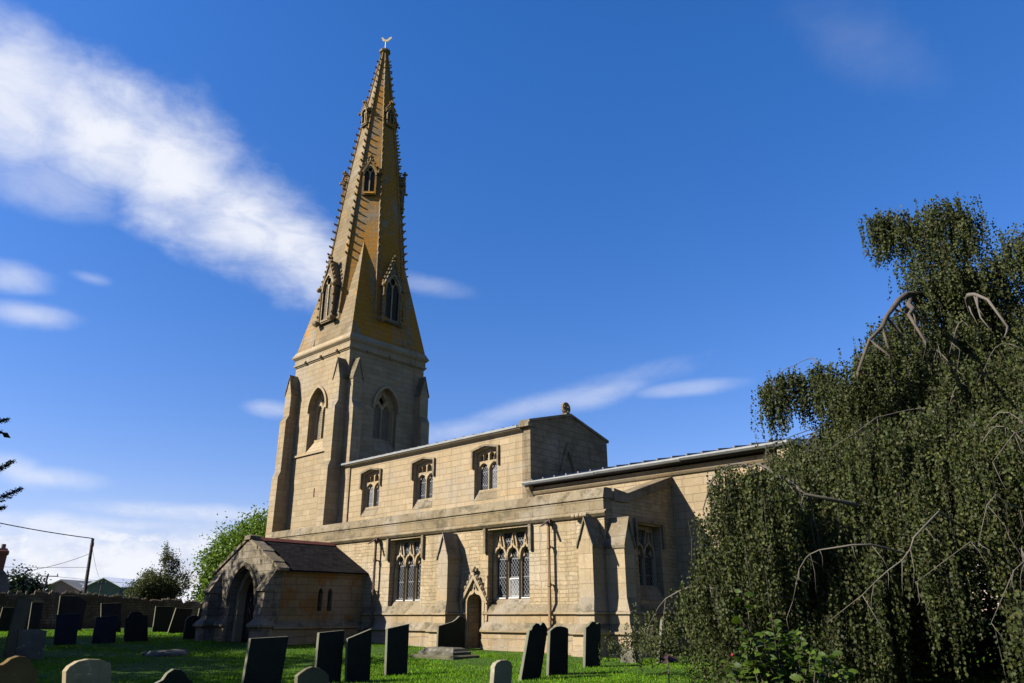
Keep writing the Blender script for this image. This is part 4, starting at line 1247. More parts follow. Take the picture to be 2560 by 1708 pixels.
# ------------------------------------------------------------------ boundary wall
def bwall():
    rr = np.random.default_rng(5)
    pts = [(-52.5, 3.0), (-51.5, 10.0), (-50.5, 16.0), (-49.2, 21.0), (-47.6, 27.0), (-46.0, 34.0)]
    tops = [.92, .94, 1.06, .72, .42, .40]
    t = thing('stone_wall', 'long dry stone churchyard wall with a jagged row of upright cope stones', 'wall', (-50.5, 16, -.7))
    m = MB(); cp = MB()
    n = 150
    S = np.linspace(0, 5, n)
    P = np.stack([np.interp(S, range(6), [p[0] for p in pts]), np.interp(S, range(6), [p[1] for p in pts]), np.interp(S, range(6), tops)], 1)
    for i in range(n - 1):
        a, b = P[i], P[i + 1]
        d = (b - a)[:2]; d /= np.linalg.norm(d); nn = np.array([d[1], -d[0]])
        if nn[0] < 0: nn = -nn
        q = []
        for pt, z in ((a, -1.2), (b, -1.2), (b, b[2]), (a, a[2])):
            q.append((pt[0] + nn[0] * .22, pt[1] + nn[1] * .22, z)); 
        for pt, z in ((a, -1.2), (b, -1.2), (b, b[2]), (a, a[2])):
            q.append((pt[0] - nn[0] * .22, pt[1] - nn[1] * .22, z))
        m.add(q, [(0, 1, 2, 3), (7, 6, 5, 4), (3, 2, 6, 7)])
        # upright cope stones, each its own size
        for k in range(2):
            f = (k + .5) / 2
            c = a + (b - a) * f
            hh = rr.uniform(.10, .38); w = rr.uniform(.05, .11)
            tl = rr.uniform(-.05, .05)
            cs = []
            for z, kk in ((c[2] - .03, 1.0), (c[2] + hh * .7, .95), (c[2] + hh, .6)):
                o = tl * (z - c[2]) * 4
                cs.append([(c[0] + d[0] * (sx * w * kk + o) + nn[0] * sy * .2 * kk, c[1] + d[1] * (sx * w * kk + o) + nn[1] * sy * .2 * kk, z) for sx, sy in ((-1, -1), (1, -1), (1, 1), (-1, 1))])
            cp.rings(cs)
    m.build('wall_face', M['drystone'], t)
    cp.build('cope_stones', M['drystone'], t)
    # rank dry grass standing behind and on the wall
    k = 9000
    s = RNG.random(k) ** 1.6 * 3.6
    x = np.interp(s, range(6), [p[0] for p in pts]) - RNG.uniform(.25, 1.5, k); y = np.interp(s, range(6), [p[1] for p in pts])
    z0 = np.interp(s, range(6), tops) - .25
    h = RNG.uniform(.2, .62, k) * (1.15 - s / 4.5)
    a = RNG.uniform(0, 2 * PI, k); w = .012
    base = np.stack([x, y, z0], 1); tt = np.stack([np.cos(a) * w, np.sin(a) * w, 0 * a], 1)
    l = np.stack([RNG.normal(0, .12, k), RNG.normal(0, .12, k), h], 1)
    o = fast_mesh('dry_grass', np.stack([base - tt, base + tt, base + l], 1).reshape(-1, 3), 3, M['straw'])
    tag(o, 'rank yellow-green grass growing along the top of the stone wall', 'grass', kind='stuff')
    return t
bwall()

# ------------------------------------------------------------------ foliage helpers
def leaf_quads(c, size, drop=0.35, rng=RNG, aspect=.62, flat=None):
    """rhombic leaves at centres c, random turn, tips drooping"""
    n = len(c)
    a = rng.uniform(0, 2 * PI, n)
    e = rng.normal(-drop, .45, n)
    t = np.stack([np.cos(a) * np.cos(e), np.sin(a) * np.cos(e), np.sin(e)], 1)
    r = rng.normal(0, 1, (n, 3))
    b = np.cross(t, r); b /= np.linalg.norm(b, axis=1)[:, None] + 1e-9
    s = (size * rng.uniform(.7, 1.25, n))[:, None]
    return np.stack([c - t * s * .5, c + b * s * aspect * .5 - t * s * .05, c + t * s * .5, c - b * s * aspect * .5 - t * s * .05], 1).reshape(-1, 3)

def crown(lobes, n, size, rng, shell=.55):
    """points through a crown made of many lobes, denser outside, with gaps"""
    w = np.array([l[3] * l[4] for l in lobes]); w = w / w.sum()
    pick = rng.choice(len(lobes), n, p=w)
    L = np.array(lobes)
    d = rng.normal(0, 1, (n, 3)); d /= np.linalg.norm(d, axis=1)[:, None]
    rad = shell + (1 - shell) * rng.random(n) ** .6
    rad *= 1 + .16 * rng.normal(0, 1, n)
    c = L[pick, :3] + d * rad[:, None] * np.stack([L[pick, 3], L[pick, 3], L[pick, 4]], 1)
    # clumps: pull leaves to spray centres
    k = max(8, n // 55)
    cen = c[rng.choice(n, k)]
    own = rng.integers(0, k, n)
    near = cen[own] + rng.normal(0, size * 2.1, (n, 3))
    return np.where(rng.random(n)[:, None] < .5, near, c)

def make_tree(name, label, cat, base, h, lobes, n, size, mat, seed, group=None, trunk_r=.2, limbs=6):
    rng = np.random.default_rng(seed)
    t = thing(name, label, cat, base, group)
    b = MB()
    top = (base[0], base[1], base[2] + h * .75)
    b.tube([base[:2] + (base[2] - .3,), (base[0] + .1, base[1], base[2] + h * .3), top], [trunk_r * 1.2, trunk_r, trunk_r * .25], 7)
    for i in range(limbs):
        l = lobes[int(rng.integers(0, len(lobes)))]
        z0 = base[2] + h * rng.uniform(.2, .5)
        m = ((base[0] + l[0]) / 2, (base[1] + l[1]) / 2, (z0 + l[2]) / 2 + .3)
        b.tube([(base[0], base[1], z0), m, (l[0], l[1], l[2])], [trunk_r * .5, trunk_r * .3, trunk_r * .08], 5)
    b.build('trunk', M['bark'], t)
    c = crown(lobes, n, size, rng)
    fast_mesh('crown', leaf_quads(c, size, .2, rng), 4, mat, t)
    return t

def lobeset(c, r, rz, n, seed, sub=.45):
    rng = np.random.default_rng(seed)
    out = [(c[0], c[1], c[2], r * .7, rz * .7)]
    for i in range(n):
        d = rng.normal(0, 1, 3); d /= np.linalg.norm(d)
        k = rng.uniform(.55, .8)
        s = sub * rng.uniform(.6, 1.15)
        out.append((c[0] + d[0] * r * k, c[1] + d[1] * r * k, c[2] + d[2] * rz * k, r * s, rz * s))
    return out

make_tree('broad_tree', 'big bright green tree in full leaf rising behind the porch and tower foot', 'tree', (-53.5, 31.5, -.6), 9.5,
          lobeset((-53.2, 31.4, 3.0), 5.0, 3.7, 30, 1, .40) + lobeset((-53.5, 28.3, 1.7), 2.2, 2.1, 8, 3, .45) + lobeset((-53.4, 26.6, .9), 1.3, 1.4, 6, 13, .5), 150000, .20, M['oak'], 21, trunk_r=.35)
make_tree('small_tree', 'small green tree between the hawthorn and the big tree, behind the wall', 'tree', (-58.5, 25.0, -.6), 3.6,
          lobeset((-58.5, 25.0, 1.5), 1.3, 1.4, 8, 4, .5), 11000, .17, M['oak'], 22, trunk_r=.12)
hw = lobeset((-55.4, 23.9, 1.6), 1.35, 1.65, 14, 5, .42) + [(-55.2, 24.2, 3.4, .42, .8), (-55.3, 23.9, 4.1, .2, .75), (-55.1, 24.7, 3.3, .3, .6), (-55.5, 22.4, 1.3, .75, .9), (-55.6, 23.1, 2.5, .42, .6), (-54.6, 25.0, 2.1, .6, .8)]
make_tree('hawthorn', 'dark ragged hawthorn with spiky top shoots behind the stone wall', 'tree', (-55.4, 23.8, -.6), 5.0, hw, 34000, .11, M['thorn'], 23, trunk_r=.14)
make_tree('distant_tree', 'low round dark green tree far beyond the wall, right of the chimney', 'tree', (-125.2, 34.7, -.3), 5.6,
          lobeset((-125.2, 34.2, 3.0), 1.9, 2.2, 12, 6, .5) + lobeset((-125.2, 36.0, 2.8), 1.2, 1.9, 6, 8, .5), 9000, .4, M['darktree'], 24, trunk_r=.2)

# ------------------------------------------------------------------ yew whose branch tips reach into the view, and which shades the lawn
def yew():
    rng = np.random.default_rng(31)
    base = (-37.5, 3.4, -1.1)
    t = thing('yew_tree', 'dark yew whose drooping branch tips show at the left edge', 'tree', base)
    lobes = lobeset((-37.6, 3.2, 5.6), 5.6, 7.2, 30, 9, .36)
    c = crown(lobes, 46000, .22, rng)
    hd = np.hypot(c[:, 0], c[:, 1]); c = c[np.degrees(np.arctan2(c[:, 0], c[:, 1])) < -(76.9 + .24 * np.degrees(np.arctan2(c[:, 2], hd)))]
    tips = [((-36.4, 5.2, 7.4), (-33.65, 7.63, 7.25)), ((-36.2, 5.0, 7.0), (-33.62, 7.50, 6.7)), ((-36.0, 5.6, 4.2), (-33.54, 8.09, 5.65)), ((-36.0, 5.8, 3.2), (-33.44, 8.55, 4.65)), ((-36.0, 5.6, 3.3), (-33.51, 8.15, 3.9)), ((-36.0, 5.6, 2.9), (-33.55, 8.08, 3.2))]
    b = MB()
    b.tube([(base[0], base[1], -1.4), (base[0], base[1], 3), (base[0] + .2, base[1], 8)], [.55, .45, .12], 8)
    extra = []
    for p, q in tips:
        p = np.array(p); q = np.array(q)
        m = (p + q) / 2 + np.array([0, 0, -.35])
        pts = [(1 - s) ** 2 * p + 2 * s * (1 - s) * m + s * s * q for s in np.linspace(0, 1, 9)]
        b.tube([(base[0] + .2, base[1], p[2] - .5)] + [tuple(x) for x in pts], [.12] + list(np.linspace(.06, .012, 9)), 5)
        k = 1500
        s = rng.random(k) ** .8
        cc = np.array([(1 - a) ** 2 * p + 2 * a * (1 - a) * m + a * a * q for a in s])
        sp = (.34 * (1 - s) + .05)[:, None]
        extra.append(cc + rng.normal(0, 1, (k, 3)) * sp * np.array([.8, .8, .7]) - np.array([0, 0, 1]) * sp * .3)
    b.build('trunk', M['bark'], t)
    V = np.concatenate([leaf_quads(c, .34, .2, rng, .4), leaf_quads(np.concatenate(extra), .11, .1, rng, .35)])
    fast_mesh('crown', V, 4, M['yew'], t)
yew()
make_tree('yew_tree', 'second dark yew, unseen south of the first, added to shade the near lawn', 'tree', (-28.5, -3.5, -1.2), 12.0,
          lobeset((-28.0, -3.2, 4.9), 7.6, 6.2, 34, 10, .34), 42000, .40, M['yew'], 32, trunk_r=.45)  # out-of-view tree, placed for the shadow it throws on the lawn

# ------------------------------------------------------------------ weeping beech
AX = np.array([-2.57, 16.84])
ZR = [-1.6, 0, 1, 2, 3, 3.3, 4, 5, 5.4, 6.0, 6.6, 7.0]
RR = [6.0, 5.65, 5.3, 4.9, 4.25, 3.35, 2.75, 2.1, 1.65, 1.15, .6, .15]
def beech():
    rng = np.random.default_rng(41)
    t = thing('weeping_beech', 'huge dark weeping beech with curtains of hanging twigs, filling the right side', 'tree', (AX[0], AX[1], -1.35))
    starts = []; lens = []; outd = []
    def prof(z, th):
        r0 = np.interp(z, ZR, RR)
        return r0 * (1 + .04 * np.sin(3 * th + 1.0 + .5 * z) + .05 * np.sin(7 * th + 1.3 * z) + .04 * np.sin(13 * th - 2.1 * z))
    # arching boughs on the envelope, each carrying a curtain of strands
    nb = 560
    zb = np.concatenate([rng.uniform(-.6, 4.2, int(nb * .72)), rng.uniform(3.6, 6.6, nb - int(nb * .72))])
    # view from the path is azimuth south; most boughs there, fewer at the back
    th = np.where(rng.random(nb) < .9, rng.normal(-PI / 2 - .35, .98, nb), rng.uniform(0, 2 * PI, nb))
    for i in range(nb):
        z = zb[i]; a0 = th[i]
        if abs(a0 + PI / 2 + .05) < .17 and -.9 < z < .95: continue
        if abs(a0 + PI / 2 - .28) < .08 and 1.0 < z < 1.9: continue
        half = rng.uniform(.16, .55) / max(1.0, prof(z, a0))
        k = int(rng.integers(18, 36)) if z < 4 else int(rng.integers(9, 18))
        s = rng.uniform(-1, 1, k)
        aa = a0 + s * half
        depth = rng.uniform(0, 1, k) ** 1.5 * 1.1
        zz = z + .35 * (1 - np.abs(s) ** 1.5) - .15 * depth + rng.normal(0, .08, k)
        r = prof(zz, aa) * rng.uniform(.90, 1.05) - depth
        starts.append(np.stack([AX[0] + r * np.cos(aa), AX[1] + r * np.sin(aa), zz], 1))
        lens.append(rng.uniform(.5, 2.1, k) * (1 if z < 5 else .6))
        outd.append(np.stack([np.cos(aa), np.sin(aa)], 1) * rng.uniform(.05, .22, k)[:, None])
        if rng.random() < .09 and z < 6:
            twigs = MB()
            # bare pale bough arching out of the curtain
            r1 = prof(z, a0) + .06
            pts = []
            a1 = a0 + rng.uniform(-1, 1) * .9 / max(1.5, r1)
            L = rng.uniform(.5, 1.3)
            for q in np.linspace(0, 1, 7):
                ang = a0 + (a1 - a0) * q
                zq = z + .25 * math.sin(PI * min(1, q * 1.1)) - L * .55 * q * q
                pts.append((AX[0] + (prof(zq, ang) + .10 - .25 * (1 - q)) * math.cos(ang), AX[1] + (prof(zq, ang) + .10 - .25 * (1 - q)) * math.sin(ang), zq))
            w = rng.uniform(.007, .014)
            twigs.tube(pts, list(np.linspace(w, w * .35, 7)), 5)
            for j in (3, 4, 5):
                p = pts[j]
                twigs.tube([p, (p[0] + rng.normal(0, .06), p[1] + rng.normal(0, .06), p[2] - .15), (p[0] + rng.normal(0, .1), p[1] + rng.normal(0, .1), p[2] - rng.uniform(.3, .7))], [w * .5, w * .35, w * .15], 4)
            twigs.build('bare_bough', M['twig'], t, smooth=True, fix=False)
    # named clumps that give the tree its outline
    CL = [(-3.59, 15.18, 7.7, 0.12, 1.15, 26), (-3.42, 15.22, 7.75, 0.14, 1.1, 34), (-3.23, 15.26, 7.59, 0.16, 0.9, 34), (-3.03, 15.3, 7.38, 0.2, 0.7, 34), (-2.78, 15.35, 7.46, 0.2, 0.8, 36), (-2.48, 15.4, 7.66, 0.2, 0.9, 44), (-2.27, 15.43, 7.54, 0.2, 0.9, 44), (-2.11, 15.46, 7.29, 0.18, 0.9, 38), (-2.08, 15.46, 6.85, 0.12, 0.6, 20), (-2.66, 15.37, 7.07, 0.28, 0.9, 44), (-3.02, 15.3, 6.69, 0.22, 0.8, 34), (-2.42, 15.41, 6.71, 0.28, 0.9, 50), (-3.03, 15.3, 6.21, 0.25, 0.8, 40), (-2.67, 15.37, 6.12, 0.3, 0.9, 50), (-2.3, 15.43, 6.16, 0.25, 0.8, 40), (-2.03, 15.47, 6.05, 0.25, 0.8, 34), (-1.72, 15.51, 6.23, 0.18, 0.7, 26), (-1.47, 15.53, 6.43, 0.2, 0.8, 34), (-1.26, 15.55, 6.63, 0.22, 0.9, 40), (-1.33, 15.54, 6.11, 0.3, 0.9, 44)]
    CL += [(-5.82, 14.04, 4.26, 0.13, 1.2, 30), (-5.61, 14.13, 4.42, 0.15, 1.15, 34), (-5.39, 14.21, 4.44, 0.12, 0.8, 24), (-5.15, 14.3, 4.36, 0.13, 1.1, 26), (-4.92, 14.38, 4.55, 0.15, 1.1, 34), (-4.77, 14.43, 4.35, 0.16, 1.0, 34), (-4.62, 14.48, 4.11, 0.2, 0.9, 34)]
    CL += [(-5.2, 11.4, 2.0, .25, 1.3, 36), (-4.9, 11.3, 1.9, .3, 1.3, 36), (-6.3, 11.9, .7, .2, 1.0, 26), (-6.7, 12.2, .35, .2, .9, 26),
          (-8.6, 14.0, -.12, .3, .75, 26), (-9.5, 15.0, -.32, .3, .65, 28), (-10.2, 15.5, -.48, .28, .55, 30), (-10.6, 15.5, -.62, .22, .5, 26), (-9.9, 15.7, -.55, .4, .55, 34), (-7.8, 13.1, .08, .35, 1.0, 30)]
    CL += [(-5.39, 11.11, 2.12, 0.17, 1.3, 44), (-5.55, 11.03, 1.87, 0.17, 1.2, 40), (-5.74, 11.04, 1.48, 0.17, 1.2, 40), (-5.05, 11.05, 2.04, 0.17, 1.3, 44), (-4.84, 10.93, 1.69, 0.17, 1.3, 44), (-5.27, 10.94, 1.43, 0.17, 1.3, 44), (-4.97, 10.87, 1.1, 0.17, 1.3, 44), (-5.51, 11.05, 0.97, 0.17, 1.2, 44), (-5.86, 11.09, 0.87, 0.17, 1.1, 40), (-6.07, 11.2, 0.45, 0.17, 1.0, 40), (-5.47, 11.07, 0.49, 0.17, 1.1, 40), (-4.81, 11.17, 2.02, 0.17, 1.2, 40), (-4.69, 11.0, 1.33, 0.17, 1.2, 40), (-6.47, 11.43, 0.34, 0.17, 0.8, 30), (-5.91, 11.29, 0.09, 0.17, 0.8, 34)]
    CL += [(-4.12, 13.38, 3.91, 0.16, 0.8, 26), (-3.97, 13.53, 4.14, 0.16, 0.8, 26), (-3.8, 13.68, 4.41, 0.16, 0.8, 26), (-3.63, 13.83, 4.68, 0.16, 0.8, 26), (-3.46, 13.98, 4.95, 0.16, 0.8, 26), (-3.29, 14.22, 5.17, 0.16, 0.8, 26), (-3.12, 14.47, 5.36, 0.16, 0.8, 26), (-3.64, 13.52, 4.22, 0.16, 0.8, 26), (-3.35, 13.7, 4.49, 0.16, 0.8, 26), (-4.26, 13.23, 3.84, 0.16, 0.8, 26)]
    for x, y, z, r, L, k in CL:
        k = int(k * (1.8 if z > 4 else 1.15))
        p = np.array([x, y, z]) + rng.normal(0, 1, (k, 3)) * np.array([r, r, r * .35])
        starts.append(p); lens.append(rng.uniform(.35, 1.0, k) * L); outd.append(rng.normal(0, .06, (k, 2)))
    S = np.concatenate(starts); Ln = np.concatenate(lens); O = np.concatenate(outd)
    step = .025
    cnt = np.maximum(3, (Ln / step).astype(int))
    idx = np.repeat(np.arange(len(S)), cnt)
    first = np.concatenate([[0], np.cumsum(cnt)[:-1]])
    q = (np.arange(len(idx)) - first[idx]) * step
    sw = rng.uniform(0, 2 * PI, len(S)); am = rng.uniform(.0, .07, len(S))
    P = S[idx].copy()
    P[:, 2] -= q
    f = q / Ln[idx]
    P[:, 0] += O[idx, 0] * np.sin(f * PI * .5) * Ln[idx] * .6 + am[idx] * np.sin(q * 2.2 + sw[idx]) + rng.normal(0, .011, len(idx))
    P[:, 1] += O[idx, 1] * np.sin(f * PI * .5) * Ln[idx] * .6 + am[idx] * np.cos(q * 2.0 + sw[idx]) + rng.normal(0, .011, len(idx))
    # leaves stand alternately left and right of their twig
    sd = np.where((np.arange(len(idx)) % 2) == 0, 1.0, -1.0); ta = sw[idx] * 2 + 1.2 * q
    P[:, 0] += sd * .022 * np.cos(ta); P[:, 1] += sd * .022 * np.sin(ta)
    P[:, 2] += rng.normal(0, .02, len(idx))
    dist = np.hypot(P[:, 0], P[:, 1])
    P = P[(P[:, 2] > gz(dist) + .06) & (P[:, 1] < 24.6)]
    # inner foliage so that the gaps are dark, not empty
    k = 95000
    zi = rng.uniform(-1.2, 6.0, k); ai = rng.uniform(0, 2 * PI, k)
    ri = prof(zi, ai) * (1 - .42 * rng.random(k) ** 1.4) - 1.05
    I = np.stack([AX[0] + ri * np.cos(ai), AX[1] + ri * np.sin(ai), zi], 1)
    kb = 46000          # the far side of the dome closes the view through it
    zk = rng.uniform(-1.3, 3.4, kb); ak = rng.uniform(.15, PI - .15, kb); rk = np.interp(zk, ZR, RR) * rng.uniform(.55, 1.0, kb)
    I2 = np.stack([AX[0] + rk * np.cos(ak), AX[1] + rk * np.sin(ak), zk], 1)
    I2 = I2[I2[:, 1] < 24.4]
    I = I[(I[:, 1] < 24.6) & (ri > .1) & ~((np.abs((ai + PI) % (2 * PI) - PI + PI / 2 + .05) < .22) & (zi < .9) & (ri > 1.5))]
    V = np.concatenate([leaf_quads(P, .052, 1.0, rng, .78), leaf_quads(I, .10, .5, rng, .8), leaf_quads(I2, .11, .6, rng, .8)])
    fast_mesh('crown', V, 4, M['beech'], t)
    # strand twigs themselves, a share of them
    sel = rng.random(len(S)) < .12
    A = S[sel]; Lq = Ln[sel][:, None]
    B = A - np.array([0, 0, 1]) * Lq * .85; B[:, :2] += O[sel] * Lq * .55
    mid = (A + B) / 2; mid[:, :2] += rng.normal(0, .03, (len(A), 2))
    w = np.array([.0025, .0018, 0])
    def strip(a, b): return np.stack([a - w, a + w, b + w, b - w], 1).reshape(-1, 3)
    ok = (B[:, 2] > -1.2) & (B[:, 1] < 24.4)
    fast_mesh('hanging_twigs', np.concatenate([strip(A[ok], mid[ok]), strip(mid[ok], B[ok])]), 4, M['twig'], t)
    # trunk and the gnarled limbs that show
    b = MB()
    b.tube([(AX[0], AX[1], -1.7), (AX[0], AX[1], 1.5), (AX[0] + .1, AX[1] - .2, 4.0), (AX[0], AX[1] - .3, 6.0)], [.62, .5, .34, .10], 10)
    b.build('trunk', M['bark'], t, smooth=True)
    arms = dict(
     arch=([(-4.28, 11.1, 1.66), (-4.58, 11.2, 1.95), (-4.82, 11.21, 2.12), (-5.03, 11.22, 2.21), (-5.21, 11.2, 2.25), (-5.4, 11.16, 2.25), (-5.54, 11.09, 2.18), (-5.68, 11.08, 2.05), (-5.82, 11.06, 1.84), (-5.9, 11.02, 1.57)], .075),
     low=([(-5.0, 11.2, .25), (-5.6, 10.9, .32), (-6.3, 11.2, .42), (-7.21, 11.85, .25), (-8.2, 13.1, .02), (-9.3, 14.7, -.22), (-10.3, 15.6, -.38), (-10.85, 15.6, -.58)], .045),
     limb=([(-2.7, 15.8, 6.0), (-3.23, 14.9, 5.8), (-3.12, 13.3, 5.0), (-3.18, 12.6, 4.45), (-3.36, 12.2, 4.0), (-3.5, 12.0, 3.6)], .15),
     limb2=([(-3.2, 15.0, 5.75), (-2.8, 13.2, 4.85), (-2.72, 12.6, 4.45), (-2.5, 12.1, 3.9)], .13),
     limb3=([(-2.2, 14.6, 5.2), (-1.92, 12.95, 4.75), (-1.78, 12.85, 4.68), (-1.55, 12.6, 4.36), (-1.4, 12.3, 3.9)], .10),
     tw=([(-4.66, 14.26, 4.38), (-4.79, 14.21, 4.55), (-4.9, 14.18, 4.71), (-5.12, 14.1, 4.67), (-5.39, 14.0, 4.57), (-5.6, 13.92, 4.46), (-5.71, 13.87, 4.29)], .022),
     b1=([(-3.27, 10.6, .80), (-3.53, 10.1, .82), (-4.02, 10.2, .79), (-4.23, 10.2, .70), (-4.43, 10.15, .44), (-4.46, 10.1, .15)], .035),
     b2=([(-2.5, 10.6, 1.2), (-2.72, 10.05, .86), (-2.89, 9.98, .6), (-3.27, 9.95, .35), (-3.62, 9.95, .12), (-3.95, 9.95, -.1)], .035),
     b3=([(-1.55, 10.5, 1.15), (-1.73, 10.25, 1.30), (-1.9, 10.2, 1.05), (-2.01, 10.1, .75)], .03),
     b4=([(-1.3, 11.0, 2.15), (-1.59, 10.55, 2.07), (-1.71, 10.4, 1.7)], .03),
     b5=([(-1.6, 10.3, .55), (-1.83, 9.95, .31), (-2.0, 9.85, -.1)], .028),
     b6=([(-2.15, 10.4, .8), (-2.46, 10.0, .52), (-2.75, 9.95, .35)], .028),
     b7=([(-5.75, 10.95, .85), (-5.33, 10.7, .97), (-4.98, 10.6, .95), (-4.7, 10.9, .9)], .028))
    for kname, (pts, r_) in arms.items():
        r_ *= .44 if r_ < .09 else .52
        m = MB(); n = len(pts)
        if kname in ('b1', 'b2', 'b3', 'b4', 'b5', 'b6', 'b7', 'limb3'):
            q = []
            for p_ in pts:
                d_ = AX - np.array(p_[:2]); d_ = d_ / np.linalg.norm(d_) * .34
                q.append((p_[0] + d_[0], p_[1] + d_[1], p_[2] * 1.03))
            pts = q
        if r_ < .09 and kname != 'tw':
            h_ = np.array(pts[0]); d_ = AX - h_[:2]; d_ = d_ / np.linalg.norm(d_)
            pts = [(h_[0] + d_[0] * 1.8, h_[1] + d_[1] * 1.8, h_[2] - .15)] + list(pts)
        P2 = []
        for i in range(n - 1):
            a = np.array(pts[i]); c = np.array(pts[i + 1])
            P2.append(a); P2.append((a + c) / 2 + rng.normal(0, .014 + r_ * .3, 3))
        P2.append(np.array(pts[-1]))
        m.tube([tuple(p) for p in P2], list(np.linspace(r_, r_ * .3, len(P2)) * rng.uniform(.85, 1.15, len(P2))), 7)
        for j in range(2, len(P2), 1):
            p = P2[j]
            if rng.random() < .8:
                e = p + rng.normal(0, .12, 3) - np.array([0, 0, rng.uniform(.2, .55)])
                m.tube([tuple(p), tuple((p + e) / 2 + rng.normal(0, .05, 3)), tuple(e)], [r_ * .35, r_ * .25, r_ * .1], 5)
        m.build('bough', M['bark'] if r_ > .055 else M['twig'], t, smooth=True, fix=False)
beech()

# ------------------------------------------------------------------ camellia and red sapling close by
def leaf_mesh(c, t, nrm, L, W):
    """one folded, curved leaf of six faces"""
    t = t.normalized(); b = t.cross(nrm).normalized(); n = b.cross(t)
    pts = []; prof = [(-.5, .03, 0), (-.22, .42, .03), (.1, .5, .02), (.36, .26, -.05), (.5, .0, -.12)]
    mid = [c + t * (a * L) + n * (z * L) for a, w, z in prof]
    l = [m + b * (p[1] * W) + n * (.10 * W * (p[1] > .1)) for m, p in zip(mid, prof)]
    r = [m - b * (p[1] * W) + n * (.10 * W * (p[1] > .1)) for m, p in zip(mid, prof)]
    v = mid + l + r
    f = []
    for i in range(4):
        f.append((i, i + 1, 5 + i + 1, 5 + i)); f.append((i, 10 + i, 10 + i + 1, i + 1))
    return v, f
def bush():
    rng = random.Random(5)
    t = thing('camellia_bush', 'glossy broad-leaved camellia bush with a tall sprig, in the near lower right', 'bush', (-2.2, 4.8, -1.45))
    st = MB(); lf = MB()
    def spray(p0, p1, n, size):
        p0 = Vector(p0); p1 = Vector(p1)
        st.tube([p0, (p0 + p1) / 2 + Vector((rng.gauss(0, .03), rng.gauss(0, .03), .03)), p1], [.005, .004, .0025], 5)
        for i in range(n):
            q = (i + rng.random()) / n
            c = p0.lerp(p1, .25 + .78 * q)
            a = rng.uniform(0, 2 * PI)
            d = Vector((math.cos(a), math.sin(a), rng.uniform(-.3, .35)))
            nr = Vector((rng.gauss(-.2, .7), rng.gauss(-.55, .7), .8)).normalized()
            s = size * rng.uniform(.5, 1.3)
            v, f = leaf_mesh(c + d * s * .55, d, nr, s, s * .55)
            lf.add(v, f)
    base = Vector((-2.2, 4.85, -1.45))
    for i in range(95):
        a = rng.uniform(0, 2 * PI); r_ = .38 * rng.random() ** .6
        z1 = -.13 - .30 * (r_ / .38) ** 2 + rng.uniform(-.16, .10)
        tip = Vector((-2.13 + r_ * math.cos(a) * 1.05, 4.80 + r_ * math.sin(a), z1))
        m = base.lerp(tip, .55) + Vector((rng.gauss(0, .04), rng.gauss(0, .04), 0))
        st.tube([base, m], [.008, .006], 5)
        spray(m, tip, 26, .068)
    spray((-2.28, 4.72, -.2), (-2.28, 4.67, .16), 7, .075)
    spray((-2.22, 4.72, -.3), (-2.31, 4.66, -.02), 8, .08)
    st.build('stems', M['bark'], t, fix=False)
    lf.build('leaves', M['camellia'], t, smooth=True, fix=False)
    b = MB()
    b.ball((-2.36, 4.62, -.24), .011, 7, 5)
    b.build('flower_bud', M['petal'], t)
    t2 = thing('red_sapling', 'thin sapling with a few dark red leaves, left of the camellia bush', 'sapling', (-3.14, 5.14, -1.45))
    st = MB(); lf = MB()
    top = Vector((-3.13, 5.12, -.28))
    st.tube([(-3.14, 5.14, -1.5), (-3.15, 5.13, -.9), top], [.010, .008, .004], 5)
    for z, a in ((-.30, .4), (-.33, 2.8), (-.40, 4.2), (-.43, 1.2), (-.50, 3.4), (-.52, 5.4), (-.58, .5), (-.62, 2.4), (-.70, 4.6), (-.28, 5.2)):
        c = Vector((-3.14, 5.125, z))
        d = Vector((math.cos(a), math.sin(a), -.25))
        v, f = leaf_mesh(c + d * .045, d, Vector((rng.gauss(0, .4), -.5, .8)).normalized(), .085, .05)
        lf.add(v, f)
    st.build('stem', M['bark'], t2, fix=False)
    lf.build('leaves', M['redleaf'], t2, smooth=True, fix=False)
bush()

# ------------------------------------------------------------------ beyond the wall: farm buildings, poles, chimney
M['clad_brown'] = simple('brown_cladding', (.16, .125, .10), .8, 2, .25)
M['clad_green'] = simple('green_cladding', (.13, .17, .10), .7, 2, .2)
M['clad_dark'] = simple('dark_blue_green_cladding', (.05, .075, .075), .7, 2, .2)
M['fibre_roof'] = simple('grey_sheet_roof', (.30, .29, .26), .8, 2, .3)
M['white_roof'] = simple('pale_sheet_roof', (.80, .80, .80), .5, 2, .05, k=1.0)
M['rooflight'] = simple('rooflight', (.75, .77, .78), .4)
M['brick'] = simple('red_brick', (.22, .07, .05), .85, 12, .4)
M['roughcast'] = simple('grey_roughcast', (.15, .135, .13), .9, 12, .35)
M['pole'] = simple('tarred_pole', (.055, .045, .04), .8, 10, .4)
M['vanwhite'] = simple('white_van_paint', (.8, .8, .8), .35, 2, .05)
M['vanglass'] = simple('van_glass', (.03, .04, .05), .15, 2, .05)
M['rubber'] = simple('tyre_rubber', (.02, .02, .02), .9, 2, .05)
M['wire'] = simple('black_wire', (.04, .04, .045), .7)
def frame2(p, ux):
    """local frame: origin p, x axis along unit vector ux on the ground"""
    ux = Vector((ux[0], ux[1], 0)).normalized(); uy = Vector((-ux.y, ux.x, 0))
    return lambda a, b, z: tuple(Vector(p) + ux * a + uy * b + Vector((0, 0, z)))
